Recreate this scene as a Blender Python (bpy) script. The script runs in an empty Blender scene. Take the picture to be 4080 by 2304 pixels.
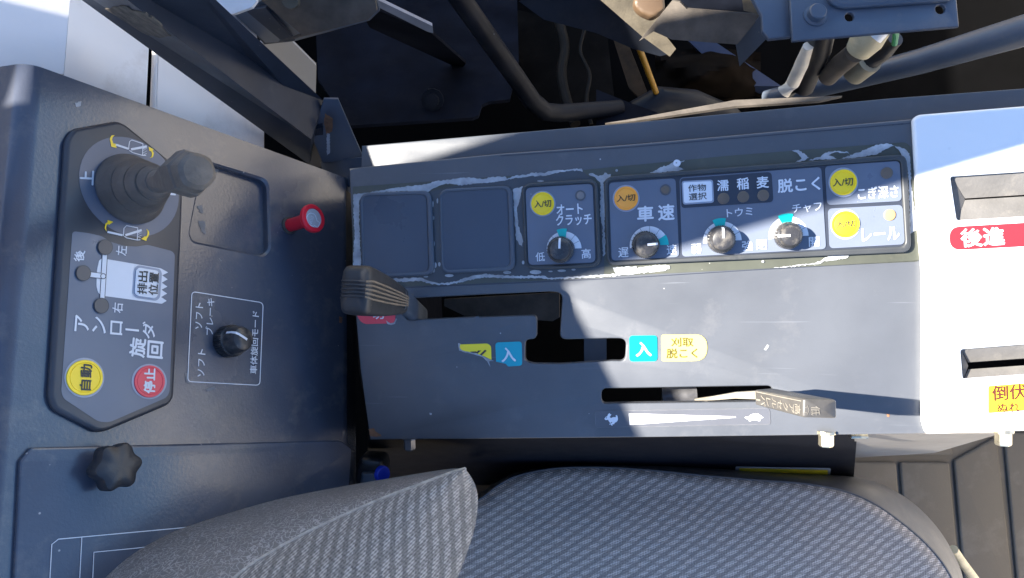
import bpy, bmesh, math, random
from mathutils import Vector, Matrix
from mathutils import noise as mnoise
R = math.radians
random.seed(7)
sc = bpy.context.scene
COL = sc.collection

# ------------------------------------------------------------------ camera, sky, sun, exposure
CX, CY, F, H = 2040.0, 1152.0, 26 / 36 * 4080, .49
cam_d = bpy.data.cameras.new("camera"); cam_d.sensor_width = 36; cam_d.lens = 26
cam_d.clip_start = .01; cam_d.clip_end = 4000
cam = bpy.data.objects.new("camera", cam_d); COL.objects.link(cam); cam.location = (0, 0, H)
sc.camera = cam
SUN_EL = 37.0
SUN_AZ = Vector((-.993, .115, 0)).normalized()
SUN = (SUN_AZ * math.cos(R(SUN_EL)) + Vector((0, 0, math.sin(R(SUN_EL))))).normalized()
w = bpy.data.worlds.new("World"); sc.world = w; w.use_nodes = True
wn = w.node_tree
bg = wn.nodes.get("Background") or wn.nodes.new("ShaderNodeBackground")
sky = wn.nodes.new("ShaderNodeTexSky"); sky.sky_type = 'NISHITA'; sky.sun_disc = False
sky.sun_elevation = R(SUN_EL); sky.sun_rotation = math.atan2(SUN_AZ.x, SUN_AZ.y)
sky.air_density = 1.0; sky.dust_density = .5; sky.ozone_density = 6
wn.links.new(sky.outputs[0], bg.inputs[0]); bg.inputs[1].default_value = .075
sd = bpy.data.lights.new("sun", 'SUN'); sd.energy = 5.0; sd.angle = R(.53); sd.color = (1, .93, .82)
so = bpy.data.objects.new("sun", sd); COL.objects.link(so)
so.rotation_euler = (-SUN).to_track_quat('-Z', 'Y').to_euler()
so.location = SUN * 5
sc.view_settings.view_transform = 'Standard'; sc.view_settings.look = 'None'
sc.view_settings.exposure = 2.45; sc.view_settings.gamma = 1
sc.view_settings.use_curve_mapping = False
sc.render.engine = 'CYCLES'
sc.cycles.max_bounces = 8

# ------------------------------------------------------------------ photograph measurements -> points in the place
def zm(x0, y0, s): return lambda x, y: (x0 + x * s, y0 + y * s)
V = zm(0, 0, 1.58385)
Z1 = zm(0, 0, .5499); Z2 = zm(1200, 0, .6211); Z3 = zm(2500, 0, .6134); Z4 = zm(100, 450, .4467)
Z5 = zm(100, 900, .5844); Z6 = zm(680, 600, .5154); Z7 = zm(680, 1100, .5842); Z8 = zm(1380, 600, .4270)
Z9 = zm(2350, 560, .3712); Z10 = zm(2900, 560, .3711); Z11 = zm(1300, 1000, .55); Z12 = zm(2300, 1200, .5435)
Z13 = zm(3500, 400, .9619); Z14 = zm(0, 1700, .7764); Z15 = zm(2000, 1700, .8075); Z16 = zm(1300, 1040, .2062)
Z17 = zm(3000, 1500, .1398); Z18 = zm(2340, 1600, .3028); Z19 = zm(1000, 600, .2475); Z20 = zm(3300, 1700, .4151)
def zz(z, *c): return [z(c[i], c[i + 1]) for i in range(0, len(c), 2)]
def ray(p): return Vector(((p[0] - CX) / F, -(p[1] - CY) / F, -1))
CAM = Vector((0, 0, H))
def at(p, d): return CAM + ray(p) * d
def wx(x): return Vector((x[0], -x[1], -x[2])).normalized()      # camera axes -> world axes

class Plane:
    def __init__(s, o, ex, ey):
        s.o = Vector(o); s.ex = ex.normalized(); s.n = ex.cross(ey).normalized()
        s.ey = s.n.cross(s.ex)
    def pt(s, p, h=0):
        r = ray(p); o = s.o + s.n * h
        return CAM + r * ((o - CAM).dot(s.n) / r.dot(s.n))
    def loc(s, p, h=0):
        q = s.pt(p, h) - s.o
        return (q.dot(s.ex), q.dot(s.ey))
    def W(s, a, b, h=0): return s.o + s.ex * a + s.ey * b + s.n * h
    def mat(s, h=0):
        m = Matrix((s.ex, s.ey, s.n)).transposed().to_4x4(); m.translation = s.o + s.n * h
        return m
    def shift(s, h):
        q = Plane(s.o + s.n * h, s.ex, s.ey); return q

MP = Plane((0, 0, 0), wx((13510, -545, -1860)), -wx((.0486, 1, .06)))          # side console face
RC0 = Plane((0, 0, 0), wx((1272, 333, 1860)), -wx((-418, -8627, 1860)) * -1)
RC = Plane(CAM - RC0.n * .407, RC0.ex, RC0.ey)                                # sloping rear console face
MPW = MP.shift(.004)

# ------------------------------------------------------------------ materials
MATS = {}
def mat(name, col, rough=.5, metal=0.0, spec=.5, var=.18, vs=30, dirt=None, dirt_amt=.0, dirt_s=18,
        speck=None, speck_amt=0, speck_s=220, bump=0, bump_s=400, rvar=.12, coat=0, scratch=0, emit=0, stretch=(1, 1, 1)):
    if name in MATS: return MATS[name]
    m = bpy.data.materials.new(name); m.use_nodes = True; nt = m.node_tree; N = nt.nodes; L = nt.links
    b = N["Principled BSDF"]
    b.inputs["Metallic"].default_value = metal; b.inputs["Specular IOR Level"].default_value = spec
    b.inputs["Coat Weight"].default_value = coat; b.inputs["Coat Roughness"].default_value = .15
    tc = N.new("ShaderNodeTexCoord"); mp = N.new("ShaderNodeMapping"); mp.inputs["Scale"].default_value = stretch
    L.new(tc.outputs["Object"], mp.inputs[0])
    def noise(s, det=5, ro=.6):
        n = N.new("ShaderNodeTexNoise"); n.inputs["Scale"].default_value = s
        n.inputs["Detail"].default_value = det; n.inputs["Roughness"].default_value = ro
        L.new(mp.outputs[0], n.inputs["Vector"]); return n.outputs[0]
    def ramp(x, a, c, lo=0, hi=1):
        q = N.new("ShaderNodeMapRange"); q.inputs[1].default_value = a; q.inputs[2].default_value = c
        q.inputs[3].default_value = lo; q.inputs[4].default_value = hi; L.new(x, q.inputs[0]); return q.outputs[0]
    def mix(f, a, c):
        q = N.new("ShaderNodeMix"); q.data_type = 'RGBA'
        L.new(f, q.inputs[0])
        for i, x in ((6, a), (7, c)):
            if isinstance(x, tuple): q.inputs[i].default_value = (*x, 1)
            else: L.new(x, q.inputs[i])
        return q.outputs[2]
    lo = tuple(c * (1 - var) for c in col); hi = tuple(min(1, c * (1 + var)) for c in col)
    c = mix(ramp(noise(vs), .3, .7), lo, hi)
    if scratch:
        mp2 = N.new("ShaderNodeMapping"); mp2.inputs["Scale"].default_value = (14, 420, 14); mp2.inputs["Rotation"].default_value = (0, 0, .5)
        L.new(tc.outputs["Object"], mp2.inputs[0])
        n = N.new("ShaderNodeTexNoise"); n.inputs["Scale"].default_value = 1; n.inputs["Detail"].default_value = 2
        L.new(mp2.outputs[0], n.inputs["Vector"])
        c = mix(ramp(n.outputs[0], .70, .78, 0, scratch), c, tuple(min(1, x * 2.4 + .04) for x in col))
    if dirt:
        f = ramp(noise(dirt_s, 8, .7), .62 - dirt_amt * .35, .80 - dirt_amt * .2, 0, min(1, .35 + dirt_amt))
        c = mix(f, c, dirt)
    if speck:
        v = N.new("ShaderNodeTexVoronoi"); v.inputs["Scale"].default_value = speck_s
        L.new(mp.outputs[0], v.inputs["Vector"])
        a = ramp(v.outputs["Distance"], .045, .10, 1, 0)
        sp = N.new("ShaderNodeSeparateColor"); L.new(v.outputs["Color"], sp.inputs[0])
        k = ramp(sp.outputs[0], 1 - speck_amt - .001, 1 - speck_amt, 0, 1)
        q = N.new("ShaderNodeMath"); q.operation = 'MULTIPLY'; L.new(a, q.inputs[0]); L.new(k, q.inputs[1])
        c = mix(q.outputs[0], c, speck)
    L.new(c, b.inputs["Base Color"])
    if rvar: L.new(ramp(noise(vs * .7 + 3, 6), .3, .7, max(.03, rough - rvar), min(1, rough + rvar)), b.inputs["Roughness"])
    else: b.inputs["Roughness"].default_value = rough
    if bump:
        bp = N.new("ShaderNodeBump"); bp.inputs["Strength"].default_value = bump; bp.inputs["Distance"].default_value = .001
        L.new(noise(bump_s, 3), bp.inputs["Height"]); L.new(bp.outputs[0], b.inputs["Normal"])
    MATS[name] = m; return m

SLATE = (.078, .084, .096)
M_panel = mat("slate_paint", SLATE, .40, spec=.5, var=.12, vs=14, dirt=(.14, .14, .145), dirt_amt=.14, dirt_s=34, speck=(.42, .41, .40), speck_amt=.06, speck_s=170, bump=.06, bump_s=900, scratch=.30)
M_console = mat("dark_console_paint", (.066, .074, .098), .22, spec=.5, coat=.15, var=.2, vs=9, dirt=(.19, .17, .15), dirt_amt=.27, dirt_s=24, speck=(.36, .33, .31), speck_amt=.05, speck_s=150, bump=.10, bump_s=620, rvar=.10)
M_bezel = mat("bezel_plastic", (.045, .046, .054), .42, var=.12, vs=20, speck=(.3, .3, .3), speck_amt=.01)
M_bezel_in = mat("bezel_inner_plastic", (.040, .039, .044), .5, var=.1, vs=20)
M_face = mat("switch_face_film", (.118, .138, .182), .38, var=.06, vs=25, speck=(.4, .4, .4), speck_amt=.008)
M_disc = mat("unloader_face_film", (.115, .130, .172), .42, var=.06, vs=16, speck=(.4, .4, .4), speck_amt=.006)
M_navy = mat("navy_film", (.030, .036, .052), .36, var=.1, vs=20)
M_blank = mat("blank_cover_plastic", (.044, .058, .084), .33, var=.1, vs=14, speck=(.45, .45, .45), speck_amt=.05, speck_s=160)
M_rim = mat("blank_rim_plastic", (.068, .080, .102), .4, var=.1, vs=14)
M_rimdark = mat("switch_rim_plastic", (.040, .043, .046), .48, var=.15, vs=30, dirt=(.16, .15, .13), dirt_amt=.12, dirt_s=60)
M_olive = mat("olive_label_film", (.060, .064, .050), .45, var=.2, vs=30, dirt=(.17, .15, .11), dirt_amt=.14, dirt_s=40, speck=(.3, .3, .28), speck_amt=.03)
M_film = mat("dark_label_film", (.048, .056, .066), .42, var=.12, vs=25)
M_peel = mat("peeled_label_backing", (.34, .355, .375), .6, var=.35, vs=90, dirt=(.12, .12, .115), dirt_amt=.26, dirt_s=120)
M_print = mat("white_print", (.66, .68, .72), .45, var=.03, vs=40, rvar=0)
M_printk = mat("black_print", (.03, .03, .028), .5, var=0, rvar=0)
M_printbr = mat("brown_print", (.045, .028, .006), .5, var=0, rvar=0)
M_yel = mat("yellow_button_film", (.92, .64, .015), .4, var=.04, rvar=0)
M_ora = mat("orange_button_film", (.95, .37, .045), .4, var=.04, rvar=0)
M_red = mat("red_button_film", (.72, .065, .085), .4, var=.04, rvar=0)
M_ring = mat("button_ring_film", (.30, .33, .40), .4, var=.03, rvar=0)
M_teal = mat("teal_print", (.0, .42, .40), .4, var=.03, rvar=0)
M_tealst = mat("teal_sticker", (.0, .33, .42), .35, var=.05, rvar=0)
M_lamp = mat("lamp_lens", (.135, .10, .072), .35, var=.1, rvar=0)
M_lamp2 = mat("lamp_lens_grey", (.17, .155, .15), .35, var=.1, rvar=0)
M_lampr = mat("lamp_ring_print", (.085, .085, .095), .4, var=.1, rvar=0)
M_knob = mat("knob_plastic", (.028, .028, .031), .33, var=.25, vs=90, dirt=(.20, .18, .15), dirt_amt=.34, dirt_s=150, bump=.05)
M_black = mat("black_plastic", (.020, .020, .023), .42, var=.2, vs=40, dirt=(.10, .085, .06), dirt_amt=.1, dirt_s=60, bump=.08, bump_s=700)
M_grip = mat("lever_grip_plastic", (.014, .015, .018), .55, var=.15, vs=60, dirt=(.07, .06, .05), dirt_amt=.06, dirt_s=90, speck=(.3, .26, .2), speck_amt=.05, speck_s=500)
M_dust = mat("dusty_groove", (.15, .115, .082), .8, var=.3, vs=90)
M_rubber = mat("boot_rubber", (.105, .090, .078), .72, var=.3, vs=45, dirt=(.17, .15, .125), dirt_amt=.25, dirt_s=60, bump=.25, bump_s=600)
M_handle = mat("handle_rubber", (.100, .085, .072), .68, var=.3, vs=60, dirt=(.17, .145, .125), dirt_amt=.28, dirt_s=110, bump=.25, bump_s=500)
M_redpl = mat("red_plastic", (.80, .020, .040), .36, var=.06, rvar=.05)
M_greyst = mat("grey_label", (.44, .42, .43), .5, var=.03, rvar=0)
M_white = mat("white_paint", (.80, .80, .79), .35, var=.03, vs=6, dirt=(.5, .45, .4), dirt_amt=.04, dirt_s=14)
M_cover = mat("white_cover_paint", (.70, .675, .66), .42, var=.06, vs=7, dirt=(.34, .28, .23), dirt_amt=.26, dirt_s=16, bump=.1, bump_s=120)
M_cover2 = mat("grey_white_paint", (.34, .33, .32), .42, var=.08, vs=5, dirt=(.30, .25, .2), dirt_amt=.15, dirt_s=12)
M_boot = mat("slot_rubber", (.11, .105, .10), .7, var=.2, vs=40, dirt=(.24, .22, .19), dirt_amt=.2, dirt_s=60, bump=.2)
M_void = mat("dark_recess", (.008, .008, .009), .8, var=.2)
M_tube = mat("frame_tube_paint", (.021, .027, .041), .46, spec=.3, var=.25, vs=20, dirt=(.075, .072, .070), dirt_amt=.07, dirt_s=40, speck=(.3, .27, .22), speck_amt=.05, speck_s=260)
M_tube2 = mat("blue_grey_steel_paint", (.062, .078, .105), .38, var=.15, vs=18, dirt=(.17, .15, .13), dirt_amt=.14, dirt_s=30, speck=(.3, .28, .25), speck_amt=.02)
M_dusty = mat("dusty_steel", (.082, .069, .057), .75, var=.35, vs=60, dirt=(.10, .088, .074), dirt_amt=.22, dirt_s=90, bump=.2)
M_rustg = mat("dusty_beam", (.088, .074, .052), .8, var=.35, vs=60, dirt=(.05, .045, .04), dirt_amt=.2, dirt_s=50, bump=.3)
M_deep = mat("shaded_bay_steel", (.0060, .0075, .0125), .85, spec=.03, var=.4, vs=20, dirt=(.014, .014, .016), dirt_amt=.25, dirt_s=30)  # shade of the bay is put into this near-black colour
M_deck = mat("bay_floor_shade", (.0010, .0010, .0012), .9, spec=.05, var=.4, vs=12)  # floor darkened in its colour to stand for the bay's shade
M_zinc = mat("zinc_bolt", (.55, .50, .38), .35, metal=.9, var=.15, vs=200)
M_dkbolt = mat("dark_bolt", (.12, .12, .13), .4, metal=.6, var=.2, vs=200)
M_lever = mat("worn_lever_plastic", (.058, .055, .052), .34, var=.25, vs=60, dirt=(.06, .06, .06), dirt_amt=.18, dirt_s=90, bump=.08)
M_leverlt = mat("worn_lever_edge", (.17, .155, .13), .5, var=.2, vs=80)
M_skirt = mat("skirt_paint", (.0030, .0040, .0075), .6, spec=.06, var=.2, vs=15, speck=(.05, .05, .05), speck_amt=.01)
M_mat = mat("rubber_floor_mat", (.082, .070, .055), .75, var=.2, vs=10, dirt=(.15, .135, .115), dirt_amt=.25, dirt_s=14, bump=.12)
M_cream = mat("cream_connector", (.55, .47, .30), .55, var=.2, vs=50, dirt=(.12, .10, .07), dirt_amt=.15, dirt_s=60)
M_orange = mat("amber_hose", (.26, .135, .010), .5, var=.2, vs=60)
M_blue = mat("blue_plastic", (.012, .05, .62), .4, var=.05)
M_bluest = mat("blue_steel_far", (.012, .022, .055), .5, var=.2)
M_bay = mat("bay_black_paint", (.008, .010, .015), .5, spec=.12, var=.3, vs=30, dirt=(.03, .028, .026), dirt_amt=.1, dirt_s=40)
M_rust = mat("rust_patch", (.19, .085, .04), .85, var=.4, vs=200)
M_clear = mat("clear_decal_film", (.086, .090, .104), .32, var=.08, rvar=0, speck=(.5, .5, .5), speck_amt=.05, speck_s=200)
M_line = mat("decal_edge", (.135, .137, .145), .5, var=.3, vs=200)
M_piping = mat("seam_thread", (.36, .33, .29), .8, var=.3, vs=300)
M_ground = mat("dry_straw_ground", (.42, .33, .21), .9, var=.25, vs=.6, dirt=(.20, .15, .09), dirt_amt=.2, dirt_s=1.5)
M_yelst = mat("yellow_sticker", (.90, .72, .02), .4, var=.04, rvar=0)
M_redst = mat("red_sticker", (.70, .045, .07), .4, var=.05, rvar=0)

def fabric(name, a, bcol, ang, sx, sy, rough=.9, th=1500):
    m = bpy.data.materials.new(name); m.use_nodes = True; nt = m.node_tree; N = nt.nodes; L = nt.links
    b = N["Principled BSDF"]; b.inputs["Roughness"].default_value = rough; b.inputs["Specular IOR Level"].default_value = .25
    b.inputs["Sheen Weight"].default_value = .25
    tc = N.new("ShaderNodeTexCoord"); mp = N.new("ShaderNodeMapping"); mp.inputs["Rotation"].default_value = (0, 0, ang)
    L.new(tc.outputs["UV"], mp.inputs[0])
    nz = N.new("ShaderNodeTexNoise"); nz.inputs["Scale"].default_value = 420; nz.inputs["Detail"].default_value = 2
    L.new(mp.outputs[0], nz.inputs["Vector"])
    sp = N.new("ShaderNodeSeparateXYZ"); L.new(mp.outputs[0], sp.inputs[0])
    def mth(op, x, y=None):
        q = N.new("ShaderNodeMath"); q.operation = op
        for i, k in ((0, x), (1, y)):
            if k is None: continue
            if isinstance(k, (int, float)): q.inputs[i].default_value = k
            else: L.new(k, q.inputs[i])
        return q.outputs[0]
    nb = N.new("ShaderNodeTexNoise"); nb.inputs["Scale"].default_value = 55; nb.inputs["Detail"].default_value = 1; L.new(mp.outputs[0], nb.inputs["Vector"])
    jit = mth('ADD', mth('MULTIPLY', mth('SUBTRACT', nz.outputs[0], .5), .0105), mth('MULTIPLY', mth('SUBTRACT', nb.outputs[0], .5), .008))
    x = mth('ADD', sp.outputs[0], jit); y = mth('ADD', sp.outputs[1], mth('MULTIPLY', jit, .4))
    q_ = mth('DIVIDE', mth('ADD', x, mth('MULTIPLY', y, -1.45)), sx)
    u_ = mth('FRACT', q_); yr = mth('FRACT', mth('ADD', mth('DIVIDE', y, sy), mth('MULTIPLY', mth('FLOOR', q_), .5)))
    def soft(v_, c_, w_):
        k_ = N.new("ShaderNodeMapRange"); k_.inputs[1].default_value = c_ - w_; k_.inputs[2].default_value = c_ + w_
        k_.inputs[3].default_value = 1; k_.inputs[4].default_value = 0; L.new(v_, k_.inputs[0]); return k_.outputs[0]
    st_ = soft(mth('ABSOLUTE', mth('SUBTRACT', u_, .5)), .27, .06); nt_ = soft(mth('ABSOLUTE', mth('SUBTRACT', yr, .5)), .33, .10)
    blk = mth('MULTIPLY', st_, mth('ADD', mth('MULTIPLY', nt_, .72), .28))
    thr = mth('SINE', mth('MULTIPLY', mth('ADD', sp.outputs[1], mth('MULTIPLY', sp.outputs[0], .25)), th * 3.0))
    thr2 = mth('SINE', mth('MULTIPLY', sp.outputs[0], th * 2.0))
    t = mth('ADD', mth('MULTIPLY', thr, .32), mth('MULTIPLY', thr2, .14))
    nz2 = N.new("ShaderNodeTexNoise"); nz2.inputs["Scale"].default_value = 900; L.new(mp.outputs[0], nz2.inputs["Vector"])
    v = mth('ADD', mth('ADD', mth('MULTIPLY', blk, .44), .2), mth('MULTIPLY', t, mth('ADD', mth('MULTIPLY', blk, .8), .3)))
    v = mth('ADD', v, mth('MULTIPLY', mth('SUBTRACT', nz2.outputs[0], .5), .7))
    mx = N.new("ShaderNodeMix"); mx.data_type = 'RGBA'; mx.inputs[6].default_value = (*a, 1); mx.inputs[7].default_value = (*bcol, 1)
    cl = N.new("ShaderNodeClamp"); L.new(v, cl.inputs[0]); L.new(cl.outputs[0], mx.inputs[0])
    L.new(mx.outputs[2], b.inputs["Base Color"])
    bp = N.new("ShaderNodeBump"); bp.inputs["Strength"].default_value = .5; bp.inputs["Distance"].default_value = .0006
    L.new(v, bp.inputs["Height"]); L.new(bp.outputs[0], b.inputs["Normal"])
    return m
M_fabric = fabric("woven_seat_cloth", (.130, .119, .109), (.60, .535, .475), 0, .0120, .0056)
M_fabric2 = fabric("woven_backrest_cloth", (.085, .077, .070), (.40, .365, .33), -1.05, .0100, .0052)
def vinyl():
    m = bpy.data.materials.new("crackled_vinyl"); m.use_nodes = True; nt = m.node_tree; N = nt.nodes; L = nt.links
    b = N["Principled BSDF"]; b.inputs["Roughness"].default_value = .5
    tc = N.new("ShaderNodeTexCoord")
    nz = N.new("ShaderNodeTexNoise"); nz.inputs["Scale"].default_value = 140; L.new(tc.outputs["Object"], nz.inputs["Vector"])
    ad = N.new("ShaderNodeMix"); ad.data_type = 'RGBA'; ad.inputs[0].default_value = .012
    L.new(tc.outputs["Object"], ad.inputs[6]); L.new(nz.outputs["Color"], ad.inputs[7])
    v = N.new("ShaderNodeTexVoronoi"); v.feature = 'DISTANCE_TO_EDGE'; v.inputs["Scale"].default_value = 340
    L.new(ad.outputs[2], v.inputs["Vector"])
    mr = N.new("ShaderNodeMapRange"); mr.inputs[1].default_value = .02; mr.inputs[2].default_value = .085
    mr.inputs[3].default_value = 1; mr.inputs[4].default_value = 0; L.new(v.outputs["Distance"], mr.inputs[0])
    n2 = N.new("ShaderNodeTexNoise"); n2.inputs["Scale"].default_value = 22; n2.inputs["Detail"].default_value = 4; L.new(tc.outputs["Object"], n2.inputs["Vector"])
    m2 = N.new("ShaderNodeMapRange"); m2.inputs[1].default_value = .15; m2.inputs[2].default_value = .50; L.new(n2.outputs[0], m2.inputs[0])
    mu = N.new("ShaderNodeMath"); mu.operation = 'MULTIPLY'; L.new(mr.outputs[0], mu.inputs[0]); L.new(m2.outputs[0], mu.inputs[1])
    mx = N.new("ShaderNodeMix"); mx.data_type = 'RGBA'; mx.inputs[6].default_value = (.150, .136, .127, 1); mx.inputs[7].default_value = (.33, .30, .28, 1)
    L.new(mu.outputs[0], mx.inputs[0]); L.new(mx.outputs[2], b.inputs["Base Color"])
    bp = N.new("ShaderNodeBump"); bp.inputs["Strength"].default_value = .6; bp.inputs["Distance"].default_value = .0005
    L.new(v.outputs["Distance"], bp.inputs["Height"]); L.new(bp.outputs[0], b.inputs["Normal"])
    return m
M_vinyl = vinyl()
M_vinyl2 = mat("smooth_vinyl", (.085, .086, .092), .48, var=.12, vs=20, dirt=(.2, .18, .15), dirt_amt=.1, dirt_s=20, bump=.15, bump_s=900)

# ------------------------------------------------------------------ mesh builder
class MB:
    def __init__(s): s.v = []; s.f = []; s.mi = []; s.m = []; s.uv = None
    def slot(s, m):
        if m not in s.m: s.m.append(m)
        return s.m.index(m)
    def add(s, vs, fs, m):
        k = s.slot(m); o = len(s.v); s.v += [Vector(x) for x in vs]
        for f in fs: s.f.append([i + o for i in f]); s.mi.append(k)
        return s
    def mesh(s, me, mtx, m):
        s.add([mtx @ v.co for v in me.vertices], [list(p.vertices) for p in me.polygons], m)
        bpy.data.meshes.remove(me); return s
    # filled outline(s) lying on a plane; top face at height h, thickness th, rounded edge bev
    def fill(s, pl, loops, m, h=0, th=0, bev=0, res=2):
        c = bpy.data.curves.new('c', 'CURVE'); c.dimensions = '2D'; c.fill_mode = 'BOTH' if th else 'FRONT'
        if th:
            c.extrude = max(1e-5, th / 2 - bev); c.bevel_depth = bev; c.offset = -bev; c.bevel_resolution = res
        for L in loops:
            sp = c.splines.new('POLY'); sp.points.add(len(L) - 1); sp.use_cyclic_u = True
            for q, x in zip(sp.points, L): q.co = (x[0], x[1], 0, 1)
        o = bpy.data.objects.new('c', c); me = bpy.data.meshes.new_from_object(o)
        bpy.data.objects.remove(o); bpy.data.curves.remove(c)
        if not th:
            for p in me.polygons:
                if p.normal.z < 0: p.flip()
        return s.mesh(me, pl.mat(h - th / 2), m)
    def poly(s, pl, pts, m, h=0, th=0, bev=0, holes=(), res=2):
        return s.fill(pl, [[pl.loc(p, h) for p in L] for L in [pts, *holes]], m, h, th, bev, res)
    # text set into a pixel box: bottom-left, bottom-right, top-left
    def text(s, pl, body, bl, br, tl, m, h, off=.012, sp=1.0, fitbox=True):
        c = bpy.data.curves.new('t', 'FONT'); c.body = body; c.size = 1; c.space_character = sp; c.resolution_u = 4
        o = bpy.data.objects.new('t', c); me = bpy.data.meshes.new_from_object(o)
        bpy.data.objects.remove(o); bpy.data.curves.remove(c)
        xs = [v.co.x for v in me.vertices]; ys = [v.co.y for v in me.vertices]
        x0, x1, y0, y1 = min(xs), max(xs), min(ys), max(ys)
        A, B, D = (Vector(pl.loc(p, h)) for p in (bl, br, tl))
        vs = []; V0 = list(me.vertices); dl = off * (D - A).length
        strikes = [(0, 0)] if off < .005 else [(0, 0), (dl, 0), (-dl, 0), (0, dl), (0, -dl)]
        for v in V0:
            a = (v.co.x - x0) / (x1 - x0); b = (v.co.y - y0) / max(1e-6, y1 - y0)
            q = A + (B - A) * a + (D - A) * b; vs.append((q.x, q.y))
        fs = [list(p.vertices) for p in me.polygons]
        bpy.data.meshes.remove(me)
        for i, (dx, dy) in enumerate(strikes): s.add([pl.W(x + dx, y + dy, h + i * 8e-6) for x, y in vs], fs, m)
        return s
    def lathe(s, o, ax, prof, m, n=48, up=None, rf=None, closed=True, mfun=None):
        ax = Vector(ax).normalized(); o = Vector(o)
        ux = ax.cross(Vector((.13, .97, .2))).normalized() if up is None else (up - ax * up.dot(ax)).normalized()
        uy = ax.cross(ux); vs = []
        for k, (r, z) in enumerate(prof):
            for i in range(n):
                t = 2 * math.pi * i / n; q = r * (rf(t, k) if rf else 1)
                vs.append(o + ax * z + (ux * math.cos(t) + uy * math.sin(t)) * q)
        base = len(s.v)
        for k in range(len(prof) - 1):
            fs = [[k * n + i, k * n + (i + 1) % n, (k + 1) * n + (i + 1) % n, (k + 1) * n + i] for i in range(n)]
            mm = mfun(k) if mfun else m; sl = s.slot(mm)
            for f in fs: s.f.append([base + i for i in f]); s.mi.append(sl)
        s.v += vs
        if closed:
            kk = s.slot(mfun(len(prof) - 2) if mfun else m)
            s.f.append([base + (len(prof) - 1) * n + i for i in range(n)]); s.mi.append(kk)
            s.f.append([base + i for i in range(n)][::-1]); s.mi.append(s.slot(mfun(0) if mfun else m))
        return s
    def box8(s, a, b, m):          # a, b: two quads of world points
        return s.add(list(a) + list(b), [[3, 2, 1, 0], [4, 5, 6, 7], [0, 1, 5, 4], [1, 2, 6, 5], [2, 3, 7, 6], [3, 0, 4, 7]], m)
    def plate(s, pts, m, th=.002, nrm=None):   # polygon of world points with thickness
        pts = [Vector(p) for p in pts]; n = Vector()
        for i in range(1, len(pts) - 1): n += (pts[i] - pts[0]).cross(pts[i + 1] - pts[0])
        n.normalize(); c = sum(pts, Vector()) / len(pts)
        pts = [CAM + (p - CAM) * ((c - CAM).dot(n) / (p - CAM).dot(n)) for p in pts]     # keep the piece flat
        if n.dot(CAM - pts[0]) < 0: pts = pts[::-1]; n = -n
        k = len(pts); q = [p - n * th for p in pts]
        fs = [list(range(k)), list(range(2 * k - 1, k - 1, -1))] + [[i, k + i, k + (i + 1) % k, (i + 1) % k] for i in range(k)]
        return s.add(pts + q, fs, m)
    def tube(s, pts, rad, m, n=20, cap=True):
        pts = [Vector(p) for p in pts]; rr = rad if isinstance(rad, (list, tuple)) else [rad] * len(pts)
        vs = []; ref = Vector((.3, .2, .93))
        for i, p in enumerate(pts):
            d = (pts[min(i + 1, len(pts) - 1)] - pts[max(i - 1, 0)]).normalized()
            x = d.cross(ref).normalized(); y = d.cross(x)
            for k in range(n):
                t = 2 * math.pi * k / n; vs.append(p + (x * math.cos(t) + y * math.sin(t)) * rr[i])
        fs = [[i * n + k, (i + 1) * n + k, (i + 1) * n + (k + 1) % n, i * n + (k + 1) % n] for i in range(len(pts) - 1) for k in range(n)]
        if cap: fs += [list(range(n)), [(len(pts) - 1) * n + k for k in range(n)][::-1]]
        return s.add(vs, fs, m)
    def grid(s, rows, m):
        nr, nc = len(rows), len(rows[0])
        return s.add([p for r in rows for p in r], [[i * nc + j, i * nc + j + 1, (i + 1) * nc + j + 1, (i + 1) * nc + j] for i in range(nr - 1) for j in range(nc - 1)], m)
    def build(s, name, parent=None, smooth=30, loc=None, uv=None):
        me = bpy.data.meshes.new(name)
        if loc is None:
            loc = Vector((0, 0, 0))
            if parent is None and s.v:
                loc = sum(s.v, Vector()) / len(s.v)
            elif parent is not None: loc = WLOC[parent.name]
        me.from_pydata([v - loc for v in s.v], [], s.f)
        for m in s.m: me.materials.append(m)
        me.polygons.foreach_set("material_index", s.mi)
        if uv is not None:
            ul = me.uv_layers.new(name="UVMap")
            for lp in me.loops: ul.data[lp.index].uv = uv[lp.vertex_index]
        bm = bmesh.new(); bm.from_mesh(me)
        if smooth and not uv: bmesh.ops.remove_doubles(bm, verts=bm.verts, dist=1e-6)
        bm.to_mesh(me); bm.free()
        if smooth:
            me.shade_smooth()
            me.set_sharp_from_angle(angle=R(smooth))
        o = bpy.data.objects.new(name, me); COL.objects.link(o)
        if parent is not None: o.parent = parent; WLOC[o.name] = loc
        else: o.location = loc; WLOC[o.name] = loc
        return o
WLOC = {}
def tag(o, label=None, cat=None, group=None, kind=None):
    if label: o['label'] = label
    if cat: o['category'] = cat
    if group: o['group'] = group
    if kind: o['kind'] = kind
    return o
def thing(name, label, cat, loc, group=None):
    o = bpy.data.objects.new(name, None); o.empty_display_size = .02; COL.objects.link(o)
    o.location = loc; WLOC[o.name] = Vector(loc); return tag(o, label, cat, group)
def sub(o): return o
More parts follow.
